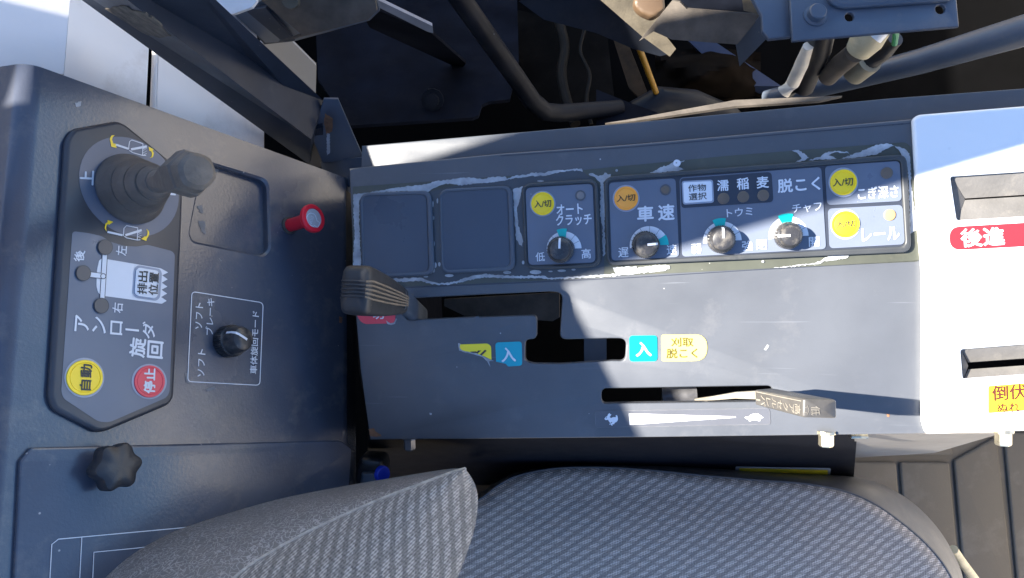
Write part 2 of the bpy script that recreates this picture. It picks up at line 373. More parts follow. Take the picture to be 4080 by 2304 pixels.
# rounded polygon in pixel space
def rpoly(pts, r, n=6):
    out = []; k = len(pts); rr = r if isinstance(r, (list, tuple)) else [r] * k
    for i in range(k):
        p = Vector(pts[i]); a = Vector(pts[i - 1]); b = Vector(pts[(i + 1) % k])
        da, db = (a - p), (b - p); q = min(rr[i], da.length * .49, db.length * .49)
        if q <= 0: out.append(tuple(p)); continue
        s0 = p + da.normalized() * q; s1 = p + db.normalized() * q
        for j in range(n + 1):
            t = j / n; out.append(tuple(s0 * (1 - t) ** 2 + p * 2 * t * (1 - t) + s1 * t * t))
    return out
def lerp2(a, b, t): return (a[0] + (b[0] - a[0]) * t, a[1] + (b[1] - a[1]) * t)
def jag(pts, amp, seg=9):
    out = []
    for i in range(len(pts)):
        a = Vector(pts[i]); b = Vector(pts[(i + 1) % len(pts)]); d = b - a; n = max(1, int(d.length / seg))
        nn = Vector((-d.y, d.x)).normalized() if d.length else Vector((0, 0))
        for k in range(n):
            p = a + d * (k / n)
            if k: p += nn * random.uniform(-amp, amp)
            out.append(tuple(p))
    return out
def crom(pts, n):
    P = [Vector(p) for p in pts]; P = [P[0] * 2 - P[1]] + P + [P[-1] * 2 - P[-2]]
    out = []; segs = len(P) - 3
    for i in range(n):
        x = i / (n - 1) * segs; k = min(int(x), segs - 1); t = x - k
        a, b, c, d = P[k:k + 4]
        out.append(.5 * ((2 * b) + (c - a) * t + (2 * a - 5 * b + 4 * c - d) * t * t + (3 * b - a - 3 * c + d) * t ** 3))
    return out
def ell(c, rx, ry=None, n=40, a0=0, a1=360):
    ry = rx if ry is None else ry; k = n if a1 - a0 >= 360 else n + 1
    return [(c[0] + rx * math.cos(R(a0 + (a1 - a0) * i / n)), c[1] - ry * math.sin(R(a0 + (a1 - a0) * i / n))) for i in range(k)]
def circ(pl, c, edge, n=48):     # true circle on the plane through pixel edge
    a = Vector(pl.loc(c)); r = (Vector(pl.loc(edge)) - a).length
    return [(a.x + r * math.cos(2 * math.pi * i / n), a.y + r * math.sin(2 * math.pi * i / n)) for i in range(n)], a, r
def stroke(mb, pl, pts, wd, m, h, closed=False):     # printed line of pixel width wd
    P = [Vector(p) for p in pts]; n = len(P); L, Rr = [], []
    for i in range(n):
        a = P[i - 1] if (i or closed) else P[i]; b = P[(i + 1) % n] if (i < n - 1 or closed) else P[i]
        d = (b - a).normalized(); q = Vector((-d.y, d.x)) * wd / 2; L.append(P[i] + q); Rr.append(P[i] - q)
    vs = [pl.pt(p, h) for p in L] + [pl.pt(p, h) for p in Rr]
    k = n if closed else n - 1
    fs = [[i, (i + 1) % n, n + (i + 1) % n, n + i] for i in range(k)]
    nn = (vs[fs[0][1]] - vs[fs[0][0]]).cross(vs[fs[0][2]] - vs[fs[0][1]])
    if nn.dot(pl.n) < 0: fs = [f[::-1] for f in fs]
    mb.add(vs, fs, m)

# ================================================================== SETTING
gb = MB(); gb.add([(-900, -900, -1.9), (900, -900, -1.9), (900, 900, -1.9), (-900, 900, -1.9)], [[0, 1, 2, 3]], M_ground)
tag(gb.build("ground", loc=Vector((0, 0, -1.9))), kind='structure')
db = MB()
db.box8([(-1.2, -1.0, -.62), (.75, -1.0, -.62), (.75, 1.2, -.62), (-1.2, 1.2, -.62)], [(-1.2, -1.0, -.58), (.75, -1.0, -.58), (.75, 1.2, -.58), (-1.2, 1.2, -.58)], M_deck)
tag(db.build("engine_bay_floor"), kind='structure')

# added shade block, outline cut to place the shade, and folded unloading auger: out of the picture, they cast the two shadows on the console
def shade(p, t, h=0): return MP.pt(p, h) + SUN * t
g = MB()
A = [shade(V(*p), .70) for p in ((1395, 640), (1430, 738), (1622, 1120), (1985, 1165), (2120, 2900))]
top = [A[0], A[1], A[2], A[3], A[4], Vector((-1.6, A[4].y, A[4].z)), Vector((-1.6, .9, A[0].z)), Vector((-.69, .9, A[0].z)), Vector((-.69, .245, A[0].z)), Vector((-.95, .235, A[0].z)), Vector((-.95, .220, A[0].z)), Vector((-.62, .207, A[0].z)), Vector((-.62, .192, A[0].z)), Vector((-.70, .185, A[0].z)), Vector((-.70, A[0].y, A[0].z))]
bot = [p + Vector((-.12, 0, -1.0)) for p in top]
k = len(top)
g.add(top + bot, [list(range(k))[::-1], list(range(k, 2 * k))] + [[i, (i + 1) % k, k + (i + 1) % k, k + i] for i in range(k)], M_cover)
tag(g.build("shade_block", smooth=0), "tall pale unseen block added to shade the consoles and seat", "shade block")
# auger tube: lower edge of its shadow L2, upper edge on the rear strip
e1a, e1b = V(1470, 700), V(2300, 462)
e2a, e2b = V(1062, 408), V(1245, 345)
P1, P2 = shade(e1a, .80), shade(e1b, .80)
ax = (P2 - P1).normalized()
Q = MP.pt(e2a, -.02) + SUN * .80
side = ax.cross(SUN).normalized()
wdt = (Q - P1).dot(side)
c0 = P1 + side * wdt / 2
t = MB(); t.tube([c0 - ax * 1.0, c0 + ax * 2.2], abs(wdt) / 2, M_cover2, n=40)
tag(t.build("unloading_auger", smooth=40), "round grain unloading tube lying folded above the side console", "auger tube")

# added unseen block, just beyond the right edge of the picture: it faces the sun and throws warm light back
fc = MB(); fpr = [(.80, -1.1), (.80, .02), (.84, .12), (.92, .18), (1.15, .18), (1.15, -1.1)]
k = len(fpr); fc.add([(x, -.75, z) for x, z in fpr] + [(x, .75, z) for x, z in fpr], [list(range(k)), list(range(k, 2 * k))[::-1]] + [[i, k + i, k + (i + 1) % k, (i + 1) % k] for i in range(k)], mat("beige_bounce_paint", (.54, .50, .45), .5, var=.1, vs=4))
tag(fc.build("bounce_block", smooth=0), "tall beige unseen block added beyond the white cover for bounce light", "bounce block")

r1_, r2_ = shade(V(1235, -25), .80), shade(V(2600, -35), .80)  # added unseen rail, placed to shade parts of the bay
axr = (r2_ - r1_).normalized(); rt = MB(); rt.tube([r1_, r2_ + axr * 1.5], .034, M_tube2, n=32)
tag(rt.build("shade_rail", smooth=40), "round blue grey unseen rail added to shade the bay parts", "rail")

# ================================================================== SIDE CONSOLE
cp = thing("control_console", "long slate grey side console with switches, dials, lever slots and peeling label", "control console", MP.pt(V(1600, 800)))
outline = [V(878, 424), Z2(1280, 986), Z3(0, 941), Z3(1860, 774), V(2345, 322), V(2350, 1088), V(2322, 1092), V(1600, 1101), V(931, 1107), Z11(245, 850), Z11(215, 500)]
gate = zz(Z11, 560, 400, 600, 345, 1100, 318, 1560, 297) + rpoly(zz(Z11, 1600, 294, 1712, 300, 1700, 480, 1690, 642, 2060, 633, 2175, 633, 2165, 800, 2075, 797, 1700, 820, 1500, 818, 1438, 800, 1440, 640, 1524, 640, 1524, 466, 1450, 470, 1100, 482), [5, 45, 20, 30, 5, 45, 45, 5, 5, 20, 30, 40, 30, 30, 5, 5])[1:] + zz(Z11, 650, 500, 590, 500, 550, 460)
slot2 = rpoly(zz(Z12, 178, 640, 260, 640, 1320, 622, 1440, 620, 1440, 735, 1320, 738, 260, 752, 178, 755), [30, 5, 5, 30, 30, 5, 5, 30])
b = MB(); b.poly(MP, outline, M_panel, h=0, th=.0022, bev=.0010, holes=[gate, slot2])
b.build("panel_sheet", cp)
# folded-down rims of slots (pressed lip)
b = MB()
for lp in (gate, slot2):
    n = len(lp); a_ = [MP.pt(p, -.001) for p in lp]; c_ = [MP.pt(p, -.001) - MP.n * .006 for p in lp]
    b.add(a_ + c_, [[i, (i + 1) % n, n + (i + 1) % n, n + i] for i in range(n)], M_panel)
b.build("slot_lip", cp)
# pressed groove lines: upper fold and lower edge of switch field
b = MB()
stroke(b, MP, [Z2(1280, 1000), Z3(0, 958), Z3(1855, 800)], 3, M_navy, .0003)
stroke(b, MP, zz(Z11, 430, 272, 1300, 236, 2182, 195) + [V(1900, 679), V(2312, 656)], 3.0, M_navy, .0003)
b.build("fold_line", cp)
# rear strip one step lower
STR = MP.shift(-.018)
b = MB()
up = [Z2(388, 937), Z2(1280, 860), Z3(0, 800), Z3(1700, 640), Z3(2576, 575), Z3(2900, 548)]
lo = [Z3(2900, 790), Z3(1900, 850), Z3(0, 1010), Z2(1280, 1060), Z2(382, 1150)]
b.poly(STR, up + lo, M_panel, h=0, th=.0025, bev=.0008)
nfl = [STR.pt(p, -.001) for p in up]
b.add(nfl + [q - MP.n * .05 for q in nfl], [[i, i + 1, 6 + i + 1, 6 + i] for i in range(5)], M_panel)
b.build("rear_flange", cp)
# side walls under the sheet
b = MB()
wl = [MP.pt(p, -.002) for p in (V(884, 424), Z11(235, 850), V(936, 1107))]
b.add(wl + [q + Vector((.03, 0, -.30)) for q in wl], [[0, 1, 4, 3], [1, 2, 5, 4]], M_skirt)
b.build("side_wall", cp)
b = MB()
wl = [MP.pt(p, -.0022) for p in (V(931, 1104), V(1600, 1098), V(2322, 1089))]
b.add(wl + [q - MP.n * .007 for q in wl], [[0, 1, 4, 3], [1, 2, 5, 4]], M_panel)
b.build("front_lip", cp)

# worn label sheet
b = MB(); b.poly(MP, rpoly([Z8(58, 338), Z8(1500, 238), Z8(2250, 178), Z10(0, 165), Z10(1900, 18), Z10(1965, 60), Z10(2062, 1260), Z10(2040, 1300), Z10(0, 1395), Z9(300, 1452), Z8(2480, 1182), Z8(1400, 1235), Z8(440, 1275), Z8(60, 1290)], [4, 0, 0, 0, 14, 14, 14, 10, 0, 0, 0, 0, 0, 4], 4), M_olive, h=.0003)
b.build("label_sheet", cp)
b = MB()
b.poly(MP, jag(zz(Z8, 150, 420, 520, 392, 760, 388, 1040, 328, 1290, 300, 1450, 280, 1700, 240, 1980, 205, 2195, 165, 2206, 200, 2260, 240, 2330, 300, 2390, 420, 2410, 960, 2400, 1160, 2100, 1180, 1880, 1198, 1600, 1188, 1290, 1175, 1200, 1195, 1000, 1245, 860, 1248, 700, 1210, 430, 1225, 140, 1215), 1.2), M_film, h=.0005)
b.build("label_film", cp)
b = MB()
peels = [zz(Z8, 65, 410, 230, 388, 400, 357, 560, 332, 700, 325, 760, 310, 830, 285, 1010, 265, 1080, 255, 1130, 252, 1260, 266, 1340, 252, 1480, 240, 1500, 267, 1550, 240, 1660, 227, 1740, 207, 1860, 208, 1900, 192, 2050, 182, 2195, 168, 2205, 200, 2180, 190, 2100, 188, 1980, 207, 1880, 230, 1800, 236, 1700, 242, 1560, 262, 1420, 288, 1280, 302, 1050, 327, 1010, 317, 930, 308, 830, 348, 750, 388, 700, 380, 500, 380, 300, 392, 160, 410, 120, 470, 122, 700, 140, 1110, 60, 1110, 75, 800, 65, 500),
    zz(Z8, 1555, 362, 1650, 335, 1628, 400, 1592, 550, 1603, 690, 1650, 850, 1640, 900, 1585, 835, 1565, 600),
    zz(Z8, 2260, 220, 2300, 212, 2350, 240, 2400, 225, 2412, 205, 2440, 225, 2467, 220, 2460, 255, 2420, 275, 2395, 310, 2370, 300, 2330, 260),
    zz(Z8, 2372, 300, 2402, 312, 2418, 500, 2408, 700, 2420, 960, 2395, 990, 2388, 700, 2368, 600),
    zz(Z8, 440, 1195, 680, 1185, 720, 1195, 800, 1225, 860, 1240, 960, 1235, 1080, 1200, 1200, 1163, 1290, 1150, 1400, 1163, 1600, 1170, 1840, 1168, 1900, 1190, 2100, 1180, 2400, 1158, 2520, 1150, 2520, 1172, 2300, 1185, 2050, 1199, 1880, 1203, 1820, 1189, 1600, 1193, 1400, 1188, 1290, 1182, 1200, 1197, 1100, 1222, 960, 1255, 850, 1255, 760, 1238, 690, 1217, 600, 1220, 440, 1230),
    zz(Z9, 640, 345, 690, 330, 760, 285, 850, 262, 890, 235, 1020, 215, 960, 250, 960, 290, 1025, 310, 900, 330, 730, 345),
    zz(Z9, 245, 1365, 500, 1350, 505, 1375, 560, 1360, 690, 1340, 850, 1342, 860, 1375, 780, 1402, 500, 1430, 300, 1450, 260, 1400),
    zz(Z10, 690, 108, 760, 100, 870, 185, 830, 215, 700, 242, 792, 195, 742, 130),
    zz(Z10, 860, 215, 980, 180, 1080, 120, 1200, 113, 1290, 123, 1322, 157, 1270, 132, 1150, 127, 1080, 160, 1170, 195, 1000, 207),
    zz(Z10, 1210, 195, 1400, 130, 1520, 80, 1600, 45, 1720, 33, 1790, 55, 1690, 95, 1610, 145, 1430, 180, 1300, 194),
    zz(Z10, 1790, 58, 1890, 85, 1950, 140, 1962, 290, 1970, 500, 2000, 730, 2030, 960, 1960, 1002, 1950, 700, 1940, 420, 1930, 300, 1900, 200, 1840, 110),
    zz(Z10, 890, 1325, 1000, 1292, 1080, 1240, 1190, 1230, 1302, 1235, 1280, 1262, 1150, 1285, 1040, 1292, 990, 1322, 700, 1355, 470, 1368, 700, 1343)]
for i, p in enumerate(peels):
    b = MB(); b.poly(MP, jag(p, 2.4, 6), M_peel, h=.0007 + .00003 * i); b.build('peeled_patch', cp)
for z, x, y, rx, ry in ((Z8, 812, 630, 10, 18), (Z8, 808, 500, 7, 30), (Z8, 818, 870, 8, 24), (Z8, 830, 1070, 14, 26), (Z8, 868, 1062, 12, 20), (Z8, 960, 1167, 42, 14), (Z8, 1500, 1138, 38, 15), (Z8, 1765, 1135, 55, 20), (Z8, 1905, 1128, 20, 7), (Z8, 2010, 1122, 40, 11), (Z8, 2120, 1112, 20, 9), (Z8, 850, 470, 8, 24), (Z8, 815, 1118, 12, 22), (Z8, 742, 1178, 22, 8), (Z8, 1812, 285, 32, 9), (Z8, 2518, 186, 7, 10), (Z9, 288, 322, 14, 14), (Z8, 1650, 1045, 12, 18), (Z10, 375, 1300, 16, 14)):
    b = MB(); b.poly(MP, jag([z(*q) for q in ell((x, y), rx, ry, 12)], .8, 5), M_peel, h=.0011); b.build('peeled_patch', cp)
b = MB(); b.poly(MP, jag([Z9(*q) for q in ell((935, 243), 40, 38, 16)], 1.0, 6), M_print, h=.0013, holes=[[Z9(*q) for q in ell((930, 240), 9, 9, 10)]])
b.build("bare_patch", cp)

# ---- switch field pieces
def dome(mb, pl, cpx, rpx, hgt, m, m2=None, h0=0):
    a = Vector(pl.loc(cpx, h0)); e = Vector(pl.loc((cpx[0] + rpx, cpx[1]), h0)); r = (e - a).length
    mb.lathe(pl.W(a.x, a.y, h0), pl.n, [(r, -.0003), (r, hgt * .4), (r * .9, hgt * .85), (r * .78, hgt), (r * .001, hgt)], m, n=40, closed=False)
FH = .0034          # height of the switch faces above the sheet
def lamp(c, r, parent, m=None, ring=True, pl=MP, h=FH + .0003):
    b = MB()
    if ring: b.poly(pl, ell(c, r), M_lampr, h=h)
    dome(b, pl, c, r * (.72 if ring else 1), .0005, m or M_lamp, h0=h + .0001)
    b.build("indicator_lamp", parent)
def button(c, r, r2, m, parent, txt, tm=None, pl=MP, h=FH + .0003, off=.02):
    b = MB(); b.poly(pl, ell(c, r2), M_ring, h=h)
    a = Vector(pl.loc(c, h)); rr = (Vector(pl.loc((c[0] + r, c[1]), h)) - a).length
    b.lathe(pl.W(a.x, a.y, h), pl.n, [(rr, -.0002), (rr, .0005), (rr * .97, .0009), (rr * .88, .0009), (rr * .84, .00045), (rr * .80, .0006), (rr * .001, .0007)], m, n=48, closed=False)
    body, bl, br, tl = txt
    b.text(pl, body, bl, br, tl, tm or M_printk, h + .00095, off=off)
    b.build("push_button", parent)
def knob(name, base, rpx, parent, ang, pl=MP, h0=FH, hgt=.0125, top_px=None, dia=True):
    a = Vector(pl.loc(base, h0)); r = (Vector(pl.loc((base[0] + rpx, base[1]), h0)) - a).length
    o = pl.W(a.x, a.y, h0); b = MB()
    up = pl.ey
    kn = lambda t, k: 1 + (.030 * (1 if math.sin(t * 48) > 0 else -1) if k in (1, 2, 3) else 0)
    b.lathe(o, pl.n, [(r * .96, 0), (r, .0006), (r, hgt * .42), (r * .985, hgt * .46), (r * .90, hgt * .50), (r * .88, hgt * .60), (r * .84, hgt * .80), (r * .72, hgt * .93), (r * .5, hgt * .985), (r * .25, hgt), (.00001, hgt)], M_knob, n=192, up=up, rf=kn, closed=False)
    d = pl.ex * math.cos(R(ang)) + pl.ey * math.sin(R(ang)); s = d.cross(pl.n) * r * .085
    prof = [(.10, 1.0), (.25, 1.0), (.5, .985), (.72, .93), (.83, .82), (.885, .60)]
    L = [o + d * r * q - s + pl.n * (hgt * z + .0005) for q, z in prof]; Rr = [o + d * r * q + s + pl.n * (hgt * z + .0005) for q, z in prof]
    b.add(L + Rr, [[i, i + 1, 6 + i + 1, 6 + i] for i in range(5)], M_print)
    return b.build(name, parent)
def dial(c, ro, ri, parent, teal, pl=MP, h=FH + .0003, ticks=(30, 55, 125, 150, 175), a0=0, a1=188, teal_r=None):
    b = MB()
    def arc(r0, r1, s, e, m, hh):
        n = 20; P = [(c[0] + r1 * math.cos(R(s + (e - s) * i / n)), c[1] - r1 * math.sin(R(s + (e - s) * i / n))) for i in range(n + 1)]
        q = [(c[0] + r0 * math.cos(R(e - (e - s) * i / n)), c[1] - r0 * math.sin(R(e - (e - s) * i / n))) for i in range(n + 1)]
        b.poly(pl, P + q, m, h=hh)
    arc(ri, ro, a0 + 2, a1, M_print, h)
    for t in ticks: arc(ri, ro + .5, t - .7, t + .7, M_face, h + .00012)
    arc(ri, teal_r or ro * 1.14, *teal, M_teal, h + .0002)
    b.build("dial_scale", parent)

def rimmed(name, outer, inner, m_rim, m_in, r1, r2, hr, hi):
    b = MB()
    b.poly(MP, rpoly(outer, r1, 8), m_rim, h=hr, th=hr - .0003, bev=.0010, holes=[rpoly(inner, r2, 8)], res=3)
    b.poly(MP, rpoly([lerp2(p, q, -.15) for p, q in zip(inner, inner[2:] + inner[:2])], r2, 8) if False else rpoly(inner, r2, 8), m_in, h=hi)
    return b.build(name, cp)
c1 = rimmed("blank_cover", zz(Z8, 118, 398, 792, 370, 824, 1162, 146, 1195), zz(Z8, 148, 430, 745, 410, 768, 1130, 170, 1160), M_rim, M_blank, 42, 28, .0030, .0022)
c2 = rimmed("blank_cover", zz(Z8, 860, 360, 1548, 325, 1580, 1120, 883, 1152), zz(Z8, 888, 392, 1500, 355, 1528, 1088, 908, 1118), M_rim, M_blank, 42, 28, .0030, .0022)
p3 = rimmed("switch_plate", zz(Z8, 1632, 308, 2347, 262, 2382, 1085, 1666, 1114), zz(Z8, 1662, 338, 2310, 298, 2338, 1055, 1690, 1082), M_rimdark, M_navy, 46, 26, .0046, .0028)
b = MB(); b.poly(MP, rpoly(zz(Z8, 1672, 350, 2298, 310, 2325, 1045, 1700, 1070), 22), M_face, h=FH); b.build("face_film", p3)
p4 = rimmed("switch_plate", [Z9(148, 390), Z10(1925, 145), Z10(1975, 1200), Z9(180, 1345)], [Z9(190, 432), Z10(1858, 205), Z10(1912, 1135), Z9(215, 1305)], M_rimdark, M_navy, 40, 24, .0046, .0028)
b = MB()
for q, r in ((zz(Z9, 205, 455, 920, 405, 960, 1250, 235, 1292), 18), ([Z9(962, 398), Z10(1003, 285), Z10(1055, 1165), Z9(990, 1250)], 18), (zz(Z10, 1040, 275, 1845, 220, 1868, 650, 1065, 695), 20), (zz(Z10, 1072, 732, 1875, 690, 1900, 1115, 1090, 1160), 20)):
    b.poly(MP, rpoly(q, r), M_face, h=FH)
b.poly(MP, rpoly([Z9(972, 408), Z10(470, 338), Z10(490, 662), Z9(984, 727)], [14, 18, 18, 14]), M_navy, h=FH + .0002)
b.build("face_film", p4)
# clutch module
button(Z8(1832, 497), 108 * .427, 120 * .427, M_yel, p3, ("入/切", Z8(1755, 535), Z8(1912, 525), Z8(1752, 470)))
lamp(Z8(2184, 420), 50 * .427, p3, M_lamp2)
dial(Z8(2032, 918), 163 * .427, 100 * .427, p3, (82, 112), ticks=(28, 52, 135, 155, 172), teal_r=190 * .427)
knob("rotary_knob", Z8(2000, 925), 122 * .427, p3, 86)
b = MB()
b.text(MP, "オート", Z8(1965, 602), Z8(2205, 588), Z8(1960, 508), M_print, FH + .0004, off=.022)
b.text(MP, "クラッチ", Z8(1960, 703), Z8(2290, 690), Z8(1955, 602), M_print, FH + .0004, off=.022)
b.text(MP, "低", Z8(1768, 1035), Z8(1853, 1032), Z8(1765, 952), M_print, FH + .0004)
b.text(MP, "高", Z8(2198, 1010), Z8(2282, 1006), Z8(2193, 920), M_print, FH + .0004)
b.build("lettering", p3)
# travel speed module
button(Z9(390, 622), 130 * .3712, 145 * .3712, M_ora, p4, ("入/切", Z9(292, 660), Z9(487, 645), Z9(290, 590)), M_printbr)
lamp(Z9(812, 530), 61 * .3712, p4)
dial(Z9(636, 1128), 208 * .3712, 120 * .3712, p4, (2, 33), ticks=(57, 88, 118, 142, 163), teal_r=212 * .3712)
knob("rotary_knob", Z9(594, 1118), 146 * .3712, p4, 2)
# crop selector
b = MB()
b.poly(MP, rpoly(zz(Z9, 985, 436, 1322, 420, 1334, 668, 1000, 690), 12), M_ring, h=FH + .0004)
b.poly(MP, rpoly(zz(Z9, 1000, 450, 1308, 436, 1318, 652, 1012, 672), 9), M_print, h=FH + .0010, th=.0007, bev=.0003)
b.text(MP, "作物", Z9(1058, 552), Z9(1250, 538), Z9(1053, 478), M_printk, FH + .0012, off=.01)
b.text(MP, "選択", Z9(1066, 645), Z9(1256, 630), Z9(1062, 570), M_printk, FH + .0012, off=.01)
b.build("push_button", p4)
for c in (Z9(1435, 623), Z9(1647, 605), Z10(380, 590)): lamp(c, 63 * .3712, p4, ring=False)
# winnowing fan and chaff dials
dial(Z9(1423, 1078), 208 * .3712, 120 * .3712, p4, (81, 116), ticks=(28, 55, 138, 158, 174), teal_r=245 * .3712)
knob("rotary_knob", Z9(1402, 1062), 150 * .3712, p4, 88)
dial(Z10(652, 1030), 216 * .3711, 120 * .3711, p4, (78, 118), ticks=(28, 55, 135, 158), teal_r=246 * .3711)
knob("rotary_knob", Z10(634, 1020), 148 * .3711, p4, 180)
# right-hand pair
button(Z10(1240, 450), 145 * .3711, 160 * .3711, M_yel, p4, ("入/切", Z10(1130, 495), Z10(1345, 482), Z10(1127, 412)))
lamp(Z10(1707, 350), 65 * .3711, p4, ring=False)
button(Z10(1262, 900), 150 * .3711, 163 * .3711, M_yel, p4, ("入/切", Z10(1160, 938), Z10(1370, 924), Z10(1157, 868)), M_printk, off=.032)
lamp(Z10(1738, 800), 64 * .3711, p4, mat("amber_lamp_lens", (.40, .25, .11), .35, var=.08, rvar=0), ring=False)
b = MB(); hh = FH + .0004
for tx, z, bl, br, tl, of in (("車", Z9, (513, 872), (683, 862), (510, 712), .03), ("速", Z9, (738, 858), (907, 848), (734, 694), .03), ("遅", Z9, (308, 1256), (415, 1250), (306, 1152), .012), ("速", Z9, (828, 1228), (936, 1220), (824, 1122), .012),
        ("濡", Z9, (1370, 545), (1490, 537), (1366, 430), .02), ("稲", Z9, (1582, 530), (1706, 520), (1578, 408), .02), ("麦", Z10, (313, 515), (440, 506), (309, 392), .02),
        ("トウミ", Z9, (1474, 825), (1748, 800), (1468, 738), .012), ("弱", Z9, (1090, 1218), (1196, 1212), (1087, 1114), .012), ("強", Z10, (155, 1188), (270, 1180), (150, 1082), .012),
        ("閉", Z10, (310, 1172), (418, 1168), (307, 1070), .012), ("開", Z10, (873, 1142), (983, 1136), (869, 1040), .012), ("チャフ", Z10, (695, 782), (1010, 752), (688, 690), .012),
        ("脱こく", Z10, (541, 562), (992, 530), (534, 420), .028), ("こぎ深さ", Z10, (1400, 636), (1830, 608), (1395, 508), .022), ("レール", Z10, (1446, 1086), (1846, 1060), (1438, 950), .022)):
    b = MB(); b.text(MP, tx, z(*bl), z(*br), z(*tl), M_print, hh, off=of); b.build('lettering', p4)

# ---- stickers on the lower field
b = MB(); b.poly(MP, rpoly(zz(Z16, 590, 900, 1340, 900, 1330, 1205, 700, 1222, 585, 1050), [4, 4, 20, 30, 20]), M_redst, h=.0004)
b.text(MP, "切", Z16(885, 1125), Z16(1120, 1120), Z16(880, 940), M_print, .0006, off=.02)
b.poly(MP, jag(zz(Z16, 1155, 1150, 1200, 1185, 1240, 1205, 1310, 1190, 1345, 1110, 1365, 1120, 1330, 1215, 1250, 1240, 1180, 1215), 1.0, 5), M_peel, h=.0005)
b.build("red_sticker", cp)
b = MB()
b.poly(MP, rpoly(zz(Z11, 965, 678, 1170, 671, 1194, 690, 1197, 790, 1140, 762, 1090, 746, 1010, 730, 968, 715), [4, 10, 10, 0, 0, 0, 0, 4]), M_yelst, h=.0004)
b.poly(MP, zz(Z11, 1085, 738, 1100, 722, 1122, 722, 1095, 745), M_printk, h=.0006); b.poly(MP, zz(Z11, 1040, 730, 1088, 728, 1088, 740, 1060, 738), M_printk, h=.0006)
b.poly(MP, zz(Z11, 1112, 752, 1150, 716, 1162, 724, 1126, 758), M_printk, h=.0006)
b.poly(MP, jag(zz(Z11, 955, 668, 972, 672, 966, 700, 985, 722, 1085, 742, 1140, 764, 1196, 792, 1215, 796, 1180, 800, 1188, 842, 1165, 800, 1130, 768, 1070, 750, 1000, 735, 962, 722), 1.0, 6), M_peel, h=.0005)
b.build("torn_sticker", cp)
b = MB()
b.poly(MP, rpoly(zz(Z11, 1224, 664, 1416, 656, 1420, 832, 1318, 838, 1300, 818, 1230, 803), [14, 14, 14, 3, 0, 0]), M_tealst, h=.0004)
b.text(MP, "入", Z11(1272, 805), Z11(1372, 800), Z11(1268, 704), M_print, .0006, off=.03)
b.build("teal_sticker", cp)
b = MB()
b.poly(MP, rpoly(zz(Z12, 380, 254, 585, 251, 587, 441, 382, 444), 16), M_tealst, h=.0005)
b.text(MP, "入", Z12(432, 405), Z12(542, 402), Z12(430, 304), M_print, .0007, off=.03)
b.build("teal_sticker", cp)
b = MB()
b.poly(MP, rpoly(zz(Z12, 615, 248, 952, 244, 952, 438, 618, 441), [10, 60, 60, 10], 10), mat("pale_yellow_sticker", (.62, .57, .13), .4, var=.04, rvar=0), h=.0005)
hb = zz(Z12, 615, 248, 872, 245, 950, 265, 950, 420, 872, 439, 618, 441)
b.text(MP, "刈取", Z12(690, 334), Z12(850, 332), Z12(688, 270), mat("olive_print", (.07, .05, .005), .5, var=0, rvar=0), .0007, off=.026)
b.text(MP, "脱こく", Z12(655, 419), Z12(880, 416), Z12(655, 350), MATS["olive_print"], .0007, off=.026)
b.build("yellow_sticker", cp)
b = MB()
cl = rpoly(zz(Z18, 100, 128, 2395, 90, 2412, 300, 110, 345), 12)
b.poly(MP, cl, M_clear, h=.0003)
stroke(b, MP, jag(cl, .7, 12), 1.2, M_line, .0004, closed=True)
b.poly(MP, zz(Z18, 547, 158, 1955, 198, 1955, 212, 558, 310), M_print, h=.0006)
b.poly(MP, zz(Z18, 225, 228, 240, 205, 262, 195, 275, 165, 295, 153, 298, 168, 318, 168, 306, 190, 292, 205, 312, 218, 345, 205, 378, 208, 372, 185, 388, 178, 400, 200, 404, 240, 388, 268, 362, 280, 352, 300, 330, 300, 332, 318, 318, 316, 308, 300, 292, 305, 290, 296, 320, 285, 330, 270, 318, 270, 302, 285, 285, 262, 275, 242, 240, 245), M_print, h=.0006)
b.poly(MP, ell(Z18(250, 216), 2.2, 2.2, 10), M_panel, h=.0008)
b.poly(MP, zz(Z18, 2070, 212, 2088, 200, 2120, 200, 2150, 175, 2200, 158, 2250, 162, 2290, 190, 2300, 206, 2320, 208, 2300, 220, 2282, 232, 2278, 256, 2250, 258, 2240, 244, 2165, 246, 2150, 260, 2126, 258, 2128, 232, 2090, 230), M_print, h=.0006)
b.build("speed_decal", cp)
# rust spots on the sheet
b = MB()
for q, a in ((zz(Z11, 305, 1290, 345, 1285, 360, 1310, 395, 1330, 400, 1345, 318, 1345), 1.5), (zz(Z12, 2268, 825, 2290, 832, 2285, 852, 2270, 845), .8), (zz(Z12, 1368, 355, 1392, 318, 1408, 326, 1385, 362), .9)):
    b = MB(); b.poly(MP, jag(q, a, 5), M_rust if a != .9 else M_peel, h=.00035); b.build('rust_spot' if a != .9 else 'paint_scuff', cp)
b = MB(); b.poly(MP, jag(zz(Z11, 748, 1172, 765, 1176, 764, 1188, 750, 1188), .6, 4), M_peel, h=.00035)
b.build("paint_scuff", cp)
# hex bolts in the front lip
def hexbolt(c, d, r, ax, m, parent, ln=.007):
    b = MB(); o = at(c, d)
    b.lathe(o, ax, [(r * 1.25, -.002), (r * 1.25, 0), (r, .0004), (r, ln), (r * .85, ln + .001), (.00001, ln + .001)], m, n=6 if False else 12, rf=lambda t, k: 1 if k < 2 else math.cos(math.pi / 6) / math.cos(((t + 1e-6) % (math.pi / 3)) - math.pi / 6), closed=False)
    return b.build("hex_bolt", parent, smooth=20)
hexbolt(V(1030, 1104), .515, .0042, (0, -1, -.1), M_dkbolt, cp)
hexbolt(V(2078, 1092), .47, .0046, (0, -1, .0), M_zinc, cp)
b = MB(); b.tube([at(V(2140, 1098), .49), at(V(2182, 1098), .49)], .0016, M_zinc, n=12); b.build("pin", cp)

